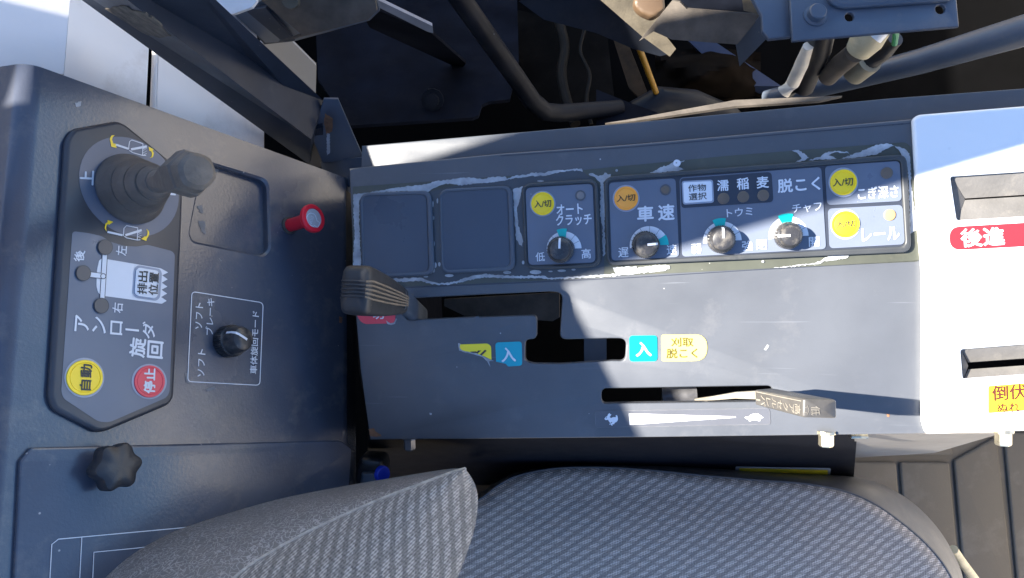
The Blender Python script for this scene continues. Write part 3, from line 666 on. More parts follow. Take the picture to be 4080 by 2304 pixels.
# ================================================================== WHITE COVER (right)
wc = thing("lever_guide_cover", "glossy white moulded cover with rubber slot guards at the right end", "cover panel", MPW.pt(V(2450, 700)))
s1 = rpoly(zz(Z13, 303, 316, 900, 276, 925, 462, 330, 497), 12)
s2 = rpoly(zz(Z13, 345, 1034, 900, 990, 905, 1118, 355, 1156), 12)
ow = rpoly([V(2297, 300), V(2312, 288), V(2620, 263), V(2900, 240), V(2900, 1060), V(2600, 1085), V(2332, 1094), V(2320, 1060), V(2322, 690), V(2310, 560)], [12, 20, 0, 0, 0, 0, 14, 30, 60, 60])
b = MB(); b.poly(MPW, ow, M_white, h=.0, th=.005, bev=.0022, holes=[s1, s2], res=3); b.build("cover_shell", wc)
def guard(z, tl, tr, br, bl, ml, mr, gap=0):
    b = MB(); d = -.004
    T = [MPW.pt(z(*p), d) for p in (tl, tr)]; B = [MPW.pt(z(*p), d) for p in (bl, br)]; M = [MPW.pt(z(*p), d - .006) for p in (ml, mr)]
    g2 = MPW.ey * gap
    Mu = [m + g2 for m in M]; Ml = [m - g2 for m in M]
    b.add([*T, *Mu, MPW.pt(z(*tl), d) , MPW.pt(z(*bl), d)], [[0, 2, 3, 1]], M_boot)
    b.add([*B, *Ml], [[0, 1, 3, 2]], M_boot)
    b.add([T[0], B[0], M[0]], [[0, 1, 2]], M_boot)
    b.add([m - MPW.n * .02 for m in (*Mu, *Ml)], [[0, 1, 3, 2]], M_void)
    b.build("rubber_guard", wc, smooth=0)
guard(Z13, (300, 312), (930, 268), (930, 468), (326, 502), (358, 410), (930, 375), .0005)
guard(Z13, (342, 1030), (910, 984), (910, 1124), (352, 1160), (372, 1100), (910, 1062), .0022)
b = MB(); b.poly(MPW, rpoly(zz(Z13, 292, 525, 900, 490, 900, 590, 296, 622), [45, 2, 2, 45]), mat("sunlit_red_sticker", (.22, .018, .026), .4, var=.08, rvar=0), h=.0003)  # red darkened in the colour to allow for direct sun on it
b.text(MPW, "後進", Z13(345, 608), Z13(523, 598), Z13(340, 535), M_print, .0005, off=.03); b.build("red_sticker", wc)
b = MB(); b.poly(MPW, rpoly(zz(Z13, 445, 1176, 800, 1150, 800, 1280, 443, 1304), 10), M_ring, h=.0003)
b.poly(MPW, rpoly(zz(Z13, 455, 1184, 790, 1158, 790, 1272, 455, 1296), 8), M_yelst, h=.0005)
b.text(MPW, "倒伏", Z13(472, 1246), Z13(612, 1236), Z13(470, 1184), mat("brown_red_print", (.075, .016, .010), .5, var=0, rvar=0), .0007, off=.03)
b.text(MPW, "ぬれ", Z13(494, 1292), Z13(586, 1288), Z13(492, 1256), MATS["brown_red_print"], .0007, off=.04); b.build("yellow_sticker", wc)
hexbolt(Z13(517, 1376), .455, .0046, (0, -1, 0), M_zinc, wc)
# underside side wall of the white cover
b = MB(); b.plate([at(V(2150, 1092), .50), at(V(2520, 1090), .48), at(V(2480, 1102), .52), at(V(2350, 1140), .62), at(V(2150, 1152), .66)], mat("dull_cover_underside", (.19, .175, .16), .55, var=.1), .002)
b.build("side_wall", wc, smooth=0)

# skirt plate under the console
sk = thing("skirt_plate", "flat navy black skirt plate under the console edge above the seat cushion", "skirt plate", at(V(1800, 1150), .54))
SKP = Plane(at(V(1700, 1085), .512), at(V(2156, 1085), .505) - at(V(1300, 1085), .520), Vector((0, .38, .92)))
b = MB(); b.poly(SKP, [V(925, 1080), V(2157, 1080), V(2148, 1200), V(2138, 1290), V(925, 1290)], M_skirt, h=0, th=.002); b.build("plate", sk)
b = MB(); b.poly(SKP, rpoly([V(1850, 1174), V(2090, 1178), V(2084, 1260), V(1850, 1260)], 6), M_ring, h=.0006); b.poly(SKP, rpoly([V(1860, 1178), V(2083, 1183), V(2078, 1250), V(1860, 1250)], 4), M_yelst, h=.0009); b.build("yellow_sticker", sk)

# ================================================================== REAR CONSOLE
rcn = thing("rear_console", "sloping dark rear console with the unloader switches and blank recess", "control console", RC.pt(V(500, 700)))
def rb(p): return Vector(RC.loc(p))
aL = rb(V(62, 700)).x; aR = rb(V(862, 760)).x; bT = (rb(V(140, 178)).y + rb(V(860, 447)).y) / 2; bB = rb(V(150, 1700)).y
rec_out = rpoly(zz(Z6, 245, 68, 760, 222, 778, 770, 718, 830, 160, 715, 136, 640), [20, 35, 22, 22, 30, 10])
flat = [(aL, bT), (aR, bT), (aR, bB), (aL, bB)]
b = MB(); b.fill(RC, [flat, [RC.loc(p) for p in rec_out]], M_console, 0)
# rolled left edge up to horizontal, then away
def profile(pts):
    rows = []
    for bb in (bT, bB): rows.append([RC.W(a, bb, h) for a, h in pts])
    b.grid(rows, M_console)
Rr = .012; th = math.acos(max(-1, min(1, RC.n.z))) + R(9); pr = [(aL, 0)]
for i in range(1, 13):
    t = th * i / 12; pr.append((aL - Rr * math.sin(t), -Rr * (1 - math.cos(t))))
pr.append((pr[-1][0] - math.cos(th) * .4, pr[-1][1] - math.sin(th) * .4))
profile(pr)
pr = [(aR, 0)]; R2 = .012; t2 = R(36)
for i in range(1, 9):
    t = t2 * i / 8; pr.append((aR + R2 * math.sin(t), -R2 * (1 - math.cos(t))))
pr.append((pr[-1][0] + math.cos(t2) * .035, pr[-1][1] - math.sin(t2) * .035))
profile(pr)
q = [RC.W(a, bT, 0) for a in (aL, aR)]; b.add(q + [x - RC.n * .02 for x in q], [[0, 1, 3, 2]], M_console)
b.build("console_shell", rcn, smooth=35)
b = MB()
ro = [RC.pt(p, 0) for p in rec_out]; flo = [RC.pt(p, 0) for p in rpoly(zz(Z6, 262, 82, 748, 240, 764, 760, 712, 812, 176, 698, 152, 632), [20, 35, 22, 22, 30, 10])]
dp = .0055; n = len(ro); rm = [p - RC.n * .0012 for p in flo]; fb = [p - RC.n * dp for p in flo]
b.add(ro + rm + fb, [[i, (i + 1) % n, n + (i + 1) % n, n + i] for i in range(n)] + [[n + i, n + (i + 1) % n, 2 * n + (i + 1) % n, 2 * n + i] for i in range(n)] + [[2 * n + i for i in range(n)]], M_console)
b.build("blank_recess", rcn, smooth=35)
# unloader control plate
bz = [Z4(362, 240), Z4(428, 138), Z4(815, 68), Z4(890, 92), Z4(1290, 420), Z4(1415, 640), Z5(1068, 100), Z5(1018, 1170), Z5(985, 1220), Z5(560, 1400), Z5(490, 1408), Z5(195, 1255), Z5(162, 1170)]
b = MB(); b.poly(RC, rpoly(bz, [20, 20, 14, 20, 14, 40, 30, 22, 22, 22, 22, 30, 30]), M_bezel, h=.004, th=.0045, bev=.0026, res=4)
bezel = b.build("unloader_plate", rcn)
bi = [Z4(450, 270), Z4(510, 178), Z4(815, 98), Z4(870, 112), Z4(1260, 430), Z4(1360, 660), Z5(1040, 100), Z5(996, 1165), Z5(965, 1195), Z5(560, 1362), Z5(500, 1370), Z5(245, 1215), Z5(222, 1160)]
b = MB(); b.poly(RC, rpoly(bi, [16, 16, 12, 16, 12, 30, 20, 18, 18, 18, 18, 20, 20]), M_bezel_in, h=.0043)
hf = .0046
dc, dcen, drad = circ(RC, Z4(912, 676), Z4(442, 600))
b.fill(RC, [dc], M_disc, hf)
low = [Z5(322, 36), Z5(430, 50), Z5(520, 70), Z5(590, 112), Z5(680, 138), Z5(760, 142), Z5(835, 130), Z5(1022, 178), Z5(985, 1135), Z5(962, 1172), Z5(575, 1340), Z5(500, 1336), Z5(262, 1178), Z5(246, 1130)]
b.poly(RC, rpoly(low, [16, 0, 6, 6, 6, 6, 6, 22, 14, 14, 18, 18, 14, 14]), M_face, h=hf)
b.build("face_film", bezel)
b = MB()
def header_icon(z, k):
    # combine header pictogram with yellow arrows
    s = lambda pts, w_, m=M_print: stroke(b, RC, [z(*p) for p in pts], w_, m, hf + .0003)
    if k == 0:
        s([(810, 284), (925, 322)], 8); s([(925, 300), (932, 256), (952, 242), (1050, 275), (1052, 292)], 3.2); s([(930, 335), (960, 355), (1048, 380), (1080, 380)], 3.2)
        s([(925, 325), (925, 300)], 3.2); s([(945, 326), (1085, 300)], 9); s([(1050, 285), (1048, 380)], 3)
        s([(1052, 318), (1085, 318), (1052, 335), (1085, 340), (1052, 358), (1085, 362), (1055, 378)], 2.6)
        ar = [[(800, 200), (770, 202), (755, 232), (765, 280), (768, 302), (818, 314), (806, 270), (790, 278), (775, 240), (782, 215)], [(1110, 406), (1140, 395), (1150, 360), (1138, 338), (1148, 326), (1102, 302), (1108, 342), (1122, 338), (1132, 365), (1128, 390)]]
    else:
        s([(735, 1062), (870, 1092)], 8); s([(878, 1080), (882, 1030), (905, 1006), (1005, 1026), (1005, 1040)], 3.2); s([(885, 1100), (905, 1115), (1000, 1135), (1028, 1132)], 3.2)
        s([(878, 1100), (878, 1075)], 3.2); s([(895, 1092), (1040, 1046)], 9); s([(1005, 1035), (1000, 1132)], 3)
        s([(1005, 1068), (1040, 1070), (1005, 1086), (1038, 1092), (1004, 1108), (1030, 1115)], 2.6)
        ar = [[(728, 1060), (708, 1030), (718, 985), (738, 975), (734, 955), (788, 972), (745, 1002), (744, 988), (728, 1000), (722, 1030)], [(1080, 1034), (1105, 1055), (1108, 1085), (1085, 1125), (1082, 1143), (1036, 1125), (1072, 1098), (1078, 1108), (1092, 1082), (1092, 1055)]]
    for p in ar: b.poly(RC, rpoly([z(*q) for q in p], 3, 3), M_yel, h=hf + .0003)
header_icon(Z4, 0); header_icon(Z4, 1)
b.text(RC, "上", Z4(606, 645), Z4(612, 520), Z4(488, 640), M_print, hf + .0003, off=.03)
b.text(RC, "下", Z4(1338, 790), Z4(1345, 660), Z4(1225, 780), M_print, hf + .0003, off=.03)
# unloader position picture
b.poly(RC, rpoly(zz(Z5, 505, 235, 525, 222, 925, 290, 975, 318, 935, 338, 972, 365, 932, 388, 970, 415, 930, 436, 968, 462, 928, 486, 965, 512, 932, 532, 520, 476, 497, 455, 486, 410, 490, 300), [16, 10, 3, 0, 0, 0, 0, 0, 0, 0, 0, 0, 3, 12, 14, 8, 8], 4), M_print, h=hf + .0002)
b.poly(RC, zz(Z5, 525, 190, 564, 196, 545, 500, 508, 494), M_navy, h=hf + .0004); b.poly(RC, zz(Z5, 529, 194, 559, 199, 541, 498, 512, 492), M_print, h=hf + .0005)
b.poly(RC, zz(Z5, 440, 312, 525, 322, 525, 362, 440, 352), M_navy, h=hf + .0006); b.poly(RC, zz(Z5, 440, 316, 525, 326, 525, 358, 440, 348), M_print, h=hf + .0007)
b.poly(RC, [Z5(*q) for q in ell((533, 344), 20, 20, 24)], M_navy, h=hf + .0008); b.poly(RC, [Z5(*q) for q in ell((533, 344), 15, 15, 24)], M_print, h=hf + .0009)
for tx, bl, br, tl, of in (("左", (690, 205), (694, 140), (618, 200), .012), ("右", (664, 596), (668, 528), (594, 592), .012), ("後", (398, 244), (410, 172), (330, 240), .03),
        ("ア", (432, 722), (440, 615), (336, 716), .02), ("ン", (548, 735), (550, 630), (458, 724), .02), ("ロ", (660, 745), (664, 655), (580, 738), .02), ("ダ", (882, 772), (890, 662), (795, 765), .02),
        ("旋", (812, 900), (826, 775), (708, 888), .03), ("回", (936, 906), (942, 794), (832, 896), .03)):
    b.text(RC, tx, Z5(*bl), Z5(*br), Z5(*tl), M_print, hf + .0003, off=of)
b.poly(RC, zz(Z5, 684, 699, 776, 708, 776, 722, 684, 712), M_print, h=hf + .0003)
b.build("lettering", bezel)
for c in ((547, 146), (398, 323), (521, 545)):
    b = MB(); b.poly(RC, [Z5(*q) for q in ell(c, 52, 54)], M_navy, h=hf + .0009); b.poly(RC, [Z5(*q) for q in ell(c, 47, 49)], mat("smoked_lamp_lens", (.088, .080, .080), .4, var=.1, rvar=0), h=hf + .0012); b.build("indicator_lamp", bezel)
def rbutton(c, r, r2, m, tx, bl, br, tl, tm):
    b = MB(); b.poly(RC, [Z5(*q) for q in ell(c, r2)], M_ring, h=hf + .0003)
    lc = Vector(RC.loc(Z5(*c), hf)); ra = (Vector(RC.loc(Z5(c[0], c[1] + r), hf)) - lc).length; rx = (Vector(RC.loc(Z5(c[0] + r, c[1]), hf)) - lc).length; rr = (ra + rx) / 2
    b.lathe(RC.W(lc.x, lc.y, hf), RC.n, [(rr, 0), (rr, .0007), (rr * .975, .0010), (rr * .86, .0010), (rr * .83, .0007), (rr * .80, .0009), (rr * .001, .0010)], m, n=48, closed=False)
    b.text(RC, tx, Z5(*bl), Z5(*br), Z5(*tl), tm, hf + .0012, off=.03); b.build("push_button", bezel)
rbutton((404, 1036), 122, 136, M_yel, "自動", (448, 1122), (458, 948), (372, 1118), M_printk)
rbutton((846, 1062), 106, 120, M_red, "停止", (884, 1142), (890, 975), (808, 1140), M_print)
b = MB(); b.poly(RC, rpoly(zz(Z5, 745, 290, 770, 268, 920, 295, 934, 325, 920, 490, 895, 512, 755, 492, 732, 465), 10), M_ring, h=hf + .0005)
b.poly(RC, rpoly(zz(Z5, 758, 300, 778, 284, 905, 306, 917, 330, 905, 478, 885, 496, 768, 478, 748, 458), 8), M_print, h=hf + .0012, th=.0006, bev=.0002)
for tx, bl, br, tl in (("排", (828, 468), (832, 395), (764, 462)), ("出", (834, 385), (838, 312), (770, 380)), ("位", (903, 474), (908, 402), (840, 470)), ("置", (908, 392), (912, 322), (848, 386))):
    b.text(RC, tx, Z5(*bl), Z5(*br), Z5(*tl), M_printk, hf + .0014, off=.022)
b.build("push_button", bezel)
# turn mode dial card
b = MB()
stroke(b, RC, rpoly(zz(Z7, 145, 106, 631, 183, 608, 746, 116, 720), 17), 3.4, M_print, .0004, closed=True)
for tx, bl, br, tl in (("ソフト", (214, 364), (221, 186), (165, 360)), ("ブレーキ", (287, 405), (298, 156), (236, 400)), ("ソフト", (229, 690), (237, 502), (180, 686)), ("車体旋回モード", (588, 668), (604, 245), (540, 665))):
    b.text(RC, tx, Z7(*bl), Z7(*br), Z7(*tl), M_print, .0004, off=.014)
card = b.build("turn_mode_card", rcn)
def rknob():
    o = RC.pt(Z7(380, 450)); r = .0099; hgt = .0185; b = MB()
    kn = lambda t, k: 1 + (.028 * (1 if math.sin(t * 44) > 0 else -1) if k in (1, 2, 3) else 0)
    b.lathe(o, RC.n, [(r * .95, 0), (r, .0006), (r, hgt * .38), (r * .985, hgt * .42), (r * .90, hgt * .46), (r * .88, hgt * .58), (r * .82, hgt * .80), (r * .70, hgt * .93), (r * .5, hgt * .985), (r * .25, hgt), (.00001, hgt)], M_knob, n=176, up=RC.ey, rf=kn, closed=False)
    d = (RC.ey * .97 - RC.ex * .26).normalized() ; d = (RC.ey * .45 - RC.ex * .9).normalized(); s = d.cross(RC.n) * r * .075
    prof = [(-.15, 1.0), (.1, 1.0), (.5, .985), (.70, .93), (.82, .80), (.885, .55)]
    L = [o + d * r * q - s + RC.n * (hgt * z + .0005) for q, z in prof]; Rr_ = [o + d * r * q + s + RC.n * (hgt * z + .0005) for q, z in prof]
    b.add(L + Rr_, [[i, i + 1, 6 + i + 1, 6 + i] for i in range(5)], M_print)
    b.build("rotary_knob", card)
rknob()
# worn spots on console
b = MB()
for z, q, m, a in ((Z1, (540, 745, 590, 735, 585, 770, 550, 775), M_peel, 2), (Z6, (320, 130, 375, 150, 360, 175, 325, 155), M_line, 2), (Z6, (205, 430, 245, 425, 255, 490, 230, 480), M_line, 2.4), (Z6, (215, 540, 265, 545, 270, 650, 235, 630), M_line, 2.6), (Z6, (370, 830, 395, 850, 388, 862), M_line, 1), (Z7, (1148, 275, 1172, 280, 1168, 322, 1150, 318), M_rust, 1), (Z7, (1155, 1440, 1190, 1390, 1200, 1420, 1180, 1455), M_rust, 1.5), (Z7, (98, 660, 118, 660, 135, 735, 105, 730), M_line, 1.5), (Z7, (240, 775, 300, 752, 310, 770, 250, 790), M_line, 1.5)):
    b = MB(); b.poly(RC, jag(zz(z, *q), a, 5), m, h=.0003 if z is not Z6 or q[0] > 366 else -dp + .0003); b.build('rust_spot' if m is M_rust else 'paint_scuff', rcn)
# speckled gap seal
b = MB(); q = [RC.W(aR + .004, RC.loc(V(880, 480))[1], -.0005), RC.W(aR + .016, RC.loc(V(880, 480))[1], -.006), RC.W(aR + .016, RC.loc(V(880, 690))[1], -.006), RC.W(aR + .004, RC.loc(V(880, 690))[1], -.0005)]
b.plate(q, M_dusty, .002); b.build("gap_seal", rcn)

# stop knob
sk_ = thing("pull_knob", "red engine stop pull knob with grey STOP cap on the rear console", "pull knob", RC.pt(Z6(915, 580)))
o = RC.pt(Z6(912, 582)); b = MB()
b.lathe(o, RC.n, [(.0062, -.001), (.0062, .0012), (.0056, .0018), (.004, .0018)], M_dusty, n=32); b.build("grommet", sk_)
b = MB(); hd = .0245
b.lathe(o, RC.n, [(.0046, .001), (.0048, hd - .007), (.0058, hd - .0035), (.0092, hd - .002), (.0100, hd - .0008), (.0100, hd + .0012), (.0094, hd + .002), (.0070, hd + .002), (.0068, hd + .0014), (.00001, hd + .0014)], M_redpl, n=48, closed=False); b.build("knob_body", sk_)
KP = Plane(o + RC.n * (hd + .0014), RC.ex, RC.ey)
b = MB(); b.fill(KP, [[(.0067 * math.cos(i * .1309), .0067 * math.sin(i * .1309)) for i in range(48)]], M_greyst, .0002)
stroke(b, KP, [Z19(*p) for p in [(1012, 1222), (975, 1212), (930, 1185), (902, 1135), (898, 1070), (925, 1025), (965, 1008), (1005, 1018), (1035, 1045), (1052, 1090), (1060, 1128), (1108, 1165), (1075, 1245), (1020, 1205)]], 3.2, M_print, .0005, closed=True)
b.text(KP, "STOP", Z19(968, 1048), Z19(930, 1165), Z19(1012, 1070), M_print, .0005, off=.01); b.build("stop_label", sk_)

# joystick
js = thing("joystick", "grey rubber booted joystick lever leaning from the unloader plate", "joystick", RC.pt(Z4(935, 680)))
base = RC.pt(Z4(945, 680), hf); tip = at(Z4(1445, 545), .358)
axj = (tip - base).normalized(); Lj = (tip - base).length; rbs = drad * .70
b = MB()
# bellows: base circle on the plate, rings turning toward the lever axis
rows = []
pf = [(1.0, 0), (1.0, .04), (.97, .08), (.86, .20), (.76, .30), (.66, .32), (.600, .33), (.605, .345), (.76, .36), (.755, .39), (.68, .49), (.60, .56), (.49, .575), (.44, .585), (.445, .60), (.60, .615), (.59, .65), (.52, .73), (.46, .78), (.36, .79), (.32, .80), (.33, .815), (.445, .83), (.44, .86), (.38, .92), (.33, .96), (.25, .97)]
Lb = Lj * .56; n = 56
neckdir = axj
for r_, t_ in pf:
    ctr = base + RC.n * (Lb * .18 * min(1, t_ * 3)) * 0 + axj * (Lb * t_)
    nn = (RC.n * (1 - t_) + axj * t_).normalized(); ux = RC.ey - nn * RC.ey.dot(nn); ux.normalize(); uy = nn.cross(ux)
    rows.append([ctr + (ux * math.cos(2 * math.pi * i / n) + uy * math.sin(2 * math.pi * i / n)) * rbs * r_ for i in range(n + 1)])
b.grid(rows, M_rubber); b.build("rubber_boot", js, smooth=44)
b = MB()
def hexr(t, k):
    w_ = {0: 0, 1: 0, 2: .5, 3: 1, 4: 1, 5: 1, 6: 1, 7: .7, 8: .6, 9: .4}.get(k, .1)
    q_ = ((t + .25) % (math.pi / 3)) - math.pi / 6
    return 1 + w_ * (min(1.0, .868 / math.cos(q_)) - 1)
b.lathe(base, axj, [(.0060, Lb * .90), (.0062, Lb * .97), (.0058, Lb * 1.04), (.0062, Lj * .66), (.0108, Lj * .90), (.0116, Lj * .95), (.0114, Lj * 1.06), (.0101, Lj * 1.07), (.0099, Lj * 1.10), (.0090, Lj * 1.145), (.0068, Lj * 1.165), (.0030, Lj * 1.172), (.00001, Lj * 1.173)], M_handle, n=72, rf=hexr, closed=False); b.build("grip", js, smooth=14)

# lower access cover with star knob
ac = thing("access_cover", "dark painted access cover with a star knob and white lined chart", "access cover", RC.pt(V(400, 1300)))
b = MB(); b.poly(RC, rpoly([V(80, 1126), V(858, 1108), V(886, 1130), V(878, 1240), V(860, 1700), V(25, 1700), V(52, 1160)], [10, 14, 10, 10, 0, 0, 8]), M_console, h=.0032, th=.004, bev=.0012); b.build("cover_sheet", ac)
b = MB()
stroke(b, RC, zz(Z14, 1100, 502, 985, 515, 300, 578, 266, 605, 255, 800), 3.4, M_print, .0037); stroke(b, RC, zz(Z14, 420, 570, 408, 800), 3, M_print, .0037)
stroke(b, RC, zz(Z14, 900, 600, 700, 624, 482, 645, 475, 800), 3, M_print, .0037)
b.build("chart_lines", ac)
b = MB(); o = RC.pt(V(257, 1176), .003)
star = lambda t, k: (1 + .10 * math.cos(6 * t + .5)) if k > 2 else 1
b.lathe(o, RC.n, [(.006, 0), (.006, .005), (.0065, .0055), (.0098, .006), (.0114, .0085), (.0116, .0150), (.0109, .0170), (.0092, .0180), (.005, .0186), (.00001, .0187)], M_black, n=96, rf=star, closed=False); b.build("star_knob", ac)

# ================================================================== LEVERS
# work clutch lever, upper left of the gate
sl = thing("shift_lever", "black plastic gated lever with ribbed grip at the left end of the slot", "lever", MP.pt(Z16(1650, 1000)))
A0 = MP.pt(Z16(1790, 1040), -.03); A1 = at(Z16(1480, 770), .462)
b = MB(); sd_ = MP.ey
d_ = (A1 - A0).normalized(); s_ = Vector((0, 1, 0)) - d_ * d_.y; s_.normalize(); u_ = d_.cross(s_)
def bar(pts, ws, hs, m, rr=.5, n=24):
    rows = []
    for p, w_, h_ in zip(pts, ws, hs):
        row = []
        for i in range(n + 1):
            t = 2 * math.pi * i / n; c, s = math.cos(t), math.sin(t)
            row.append(p + s_ * w_ * abs(c) ** rr * (1 if c > 0 else -1) + u_ * h_ * abs(s) ** rr * (1 if s > 0 else -1))
        rows.append(row)
    b.grid(rows, m)
bar([A0 - d_ * .02, A0, A1 + d_ * .01], [.0075] * 3, [.0035] * 3, M_tube2); b.build("lever_arm", sl)
b = MB(); G0 = at(Z16(1470, 790), .462); G1 = at(Z16(540, 545), .398)
d_ = (G1 - G0).normalized(); s_ = Vector((.02, 1, 0)); s_ = (s_ - d_ * s_.dot(d_)).normalized(); u_ = d_.cross(s_)
NS, NT = 26, 180; rows = []; mis = []
Lg = (G1 - G0).length
def sec(t):
    w_ = .0070 + (.0136 - .0070) * (1 - (1 - t) ** 1.9); h_ = .0048 + .0042 * t
    e = 1.0
    if t > .93: q = (t - .93) / .07; e = 1 - .16 * q * q
    if t < .06: q = (.06 - t) / .06; e = 1 - .25 * q * q
    return w_ * e, h_ * e
ts = [0, .015, .03, .06] + [.06 + .87 * i / 18 for i in range(1, 19)] + [.95, .965, .98, .99, 1.0]
for t_ in ts:
    w_, h_ = sec(t_); row = []
    for i in range(NT + 1):
        a_ = 2 * math.pi * i / NT; c, s = math.cos(a_), math.sin(a_); ex = .36
        y = abs(c) ** ex * (1 if c > 0 else -1); x = abs(s) ** ex * (1 if s > 0 else -1)
        row.append(G0 + d_ * Lg * t_ + s_ * w_ * y + u_ * h_ * x)
    rows.append(row)
b.grid(rows, M_grip)
w_, h_ = sec(1.0); ctr = G0 + d_ * Lg
for f, dz in ((.8, .0012), (.4, .0018), (.01, .002)):
    rows2 = rows[-1] if f == .8 else prev
    prev = [ctr + d_ * dz + (p - ctr - d_ * (0)) * 0 + ((rows[-1][i] - ctr) * f) for i, p in enumerate(rows[-1])]
    b.grid([rows2, prev], M_grip)
b.build("grip", sl, smooth=40)
# raised ribs running over the end and down the faces
b = MB()
for k in range(5):
    y = -.36 + .18 * k
    path = []
    for t_ in [.02 + .91 * i / 14 for i in range(15)] + [.965]:
        w_, h_ = sec(t_); path.append(G0 + d_ * Lg * t_ + s_ * w_ * y - u_ * (h_ + .0002) if False else G0 + d_ * Lg * t_ + s_ * w_ * y + u_ * (h_ + .0002))
    w_, h_ = sec(1.0)
    path += [G0 + d_ * (Lg + .0008) + s_ * w_ * y + u_ * h_ * .9]
    mi = len(path)
    path += [G0 + d_ * (Lg + .0022) + s_ * w_ * y + u_ * h_ * q for q in (.6, 0, -.6)] + [G0 + d_ * (Lg + .0008) + s_ * w_ * y - u_ * h_ * .9]
    for t_ in (.965, .93, .6, .3, .05):
        w_, h_ = sec(t_); path.append(G0 + d_ * Lg * t_ + s_ * w_ * y - u_ * (h_ + .0002))
    # the ribs on the right-hand face hold dust
    b.tube(path[:mi], .00062, M_grip, n=8); b.tube(path[mi - 1:mi + 4], .00062, M_grip, n=8); b.tube(path[mi + 3:], .00062, M_dust, n=8)
b.build("grip_rib", sl)

# throttle lever
tl_ = thing("throttle_lever", "worn grey throttle lever with raised lettering standing in its slot", "lever", MP.pt(Z17(300, 560)))
def quad(z, d, *c): return [at(z(c[i], c[i + 1]), d) for i in range(0, 8, 2)]
hb_, ht_ = .440, .401
B_ = quad(Z17, hb_, 75, 385, 600, 340, 640, 790, 85, 820)
T_ = quad(Z17, ht_, 1400, 628, 2330, 650, 2345, 1188, 1385, 1165)
b = MB()
def ring_(Q, r=.16):
    out = []
    for i in range(4):
        p, a_, c_ = Q[i], Q[i - 1], Q[(i + 1) % 4]
        for k in range(5):
            t = k / 4; s0 = p.lerp(a_, r); s1 = p.lerp(c_, r); out.append(s0.lerp(p, t).lerp(p.lerp(s1, t), t))
    return out
def scl(Q, f, off):
    c = sum(Q, Vector()) / 4; return [c + (q - c) * f + off for q in Q]
upv = (sum(T_, Vector()) / 4 - sum(B_, Vector()) / 4).normalized()
rings = [scl(B_, .9, -upv * .001), B_, [p.lerp(q, .5) for p, q in zip(B_, T_)], T_, scl(T_, .97, upv * .0010), scl(T_, .9, upv * .0015), scl(T_, .01, upv * .0015)]
rows = [ring_(q, .10) for q in rings]; rows = [r + [r[0]] for r in rows]
b.grid(rows, M_lever); b.build("grip", tl_, smooth=50)
b = MB()
# front face plane and top face plane for the moulded letters
FP = Plane(B_[0].lerp(B_[3], .5), T_[0] - B_[0], B_[0] - B_[3])
if FP.n.dot(CAM - FP.o) < 0: FP = Plane(FP.o, FP.ex, -(B_[0] - B_[3]))
TP = Plane(sum(T_, Vector()) / 4 + upv * .0015, T_[1] - T_[0], T_[0] - T_[3])
if TP.n.dot(CAM - TP.o) < 0: TP = Plane(TP.o, TP.ex, -(T_[0] - T_[3]))
for tx, x0, x1, y0, y1 in (("ー", 80, 220, 610, 720), ("バ", 225, 360, 530, 870), ("レ", 380, 500, 600, 870), ("ル", 540, 660, 600, 925), ("セ", 705, 835, 650, 950), ("ク", 865, 1000, 730, 990), ("ア", 1035, 1165, 760, 1050), ("高", 1190, 1350, 770, 1100)):
    if tx == "ー": b.poly(FP, rpoly(zz(Z17, 90, 640, 215, 660, 215, 700, 90, 685), 2), M_leverlt, h=.0004); continue
    sk2 = 40
    b.text(FP, tx, Z17(x0, y0), Z17(x0, y1 - sk2), Z17(x1, y0 + sk2), M_leverlt, .0004, off=.0)
b.text(TP, "低", Z17(1660, 840), Z17(1660, 1110), Z17(1920, 850), M_leverlt, .0004, off=0)
stroke(b, TP, zz(Z17, 1480, 885, 1540, 880, 1545, 820, 1600, 960, 1545, 1100, 1540, 1030, 1480, 1030), 1.8, M_leverlt, .0004)
stroke(b, FP, zz(Z17, 95, 440, 700, 570, 1380, 705), 3.0, M_leverlt, .0004)
b.build("moulded_lettering", tl_)
b = MB(); p0 = at(Z12(860, 725), .50); p1 = at(Z12(1000, 712), .475); p2 = at(Z12(1160, 692), .455); p3_ = at(Z12(1330, 690), .440)
for a_, c_ in (((p0, p1, p2, p3_), M_leverlt),):
    up_ = [q + Vector((0, .0007 + .0006 * i, 0)) for i, q in enumerate(a_)]; dn = [q - Vector((0, .0007 + .0006 * i, 0)) for i, q in enumerate(a_)]
    zz_ = Vector((.0015, 0, -.003))
    b.grid([up_, dn, [q + zz_ for q in dn], [q + zz_ for q in up_], up_], c_)
b.build("lever_arm", tl_, smooth=40)
# mechanism glimpsed through the slots
lk = thing("lever_linkage", "dark steel lever linkage plate seen through the gate slot", "linkage", MP.pt(Z11(1300, 420), -.05))
b = MB(); b.plate([MP.pt(Z11(855, 350), -.05), MP.pt(Z11(1690, 300), -.05), MP.pt(Z11(1690, 480), -.05), MP.pt(Z11(1640, 510), -.05), MP.pt(Z11(1500, 500), -.05), MP.pt(Z11(1000, 470), -.05), MP.pt(Z11(855, 400), -.05)], M_dusty, .003)
b.plate([MP.pt(Z11(1868, 600), -.045), MP.pt(Z11(2030, 600), -.045), MP.pt(Z11(2030, 850), -.045), MP.pt(Z11(1868, 850), -.045)], M_tube2, .003); b.build("linkage_plate", lk)
b = MB(); b.tube([MP.pt(Z12(620, 700), -.05), MP.pt(Z12(870, 690), -.05)], .010, M_dkbolt); b.build("pivot_shaft", lk)

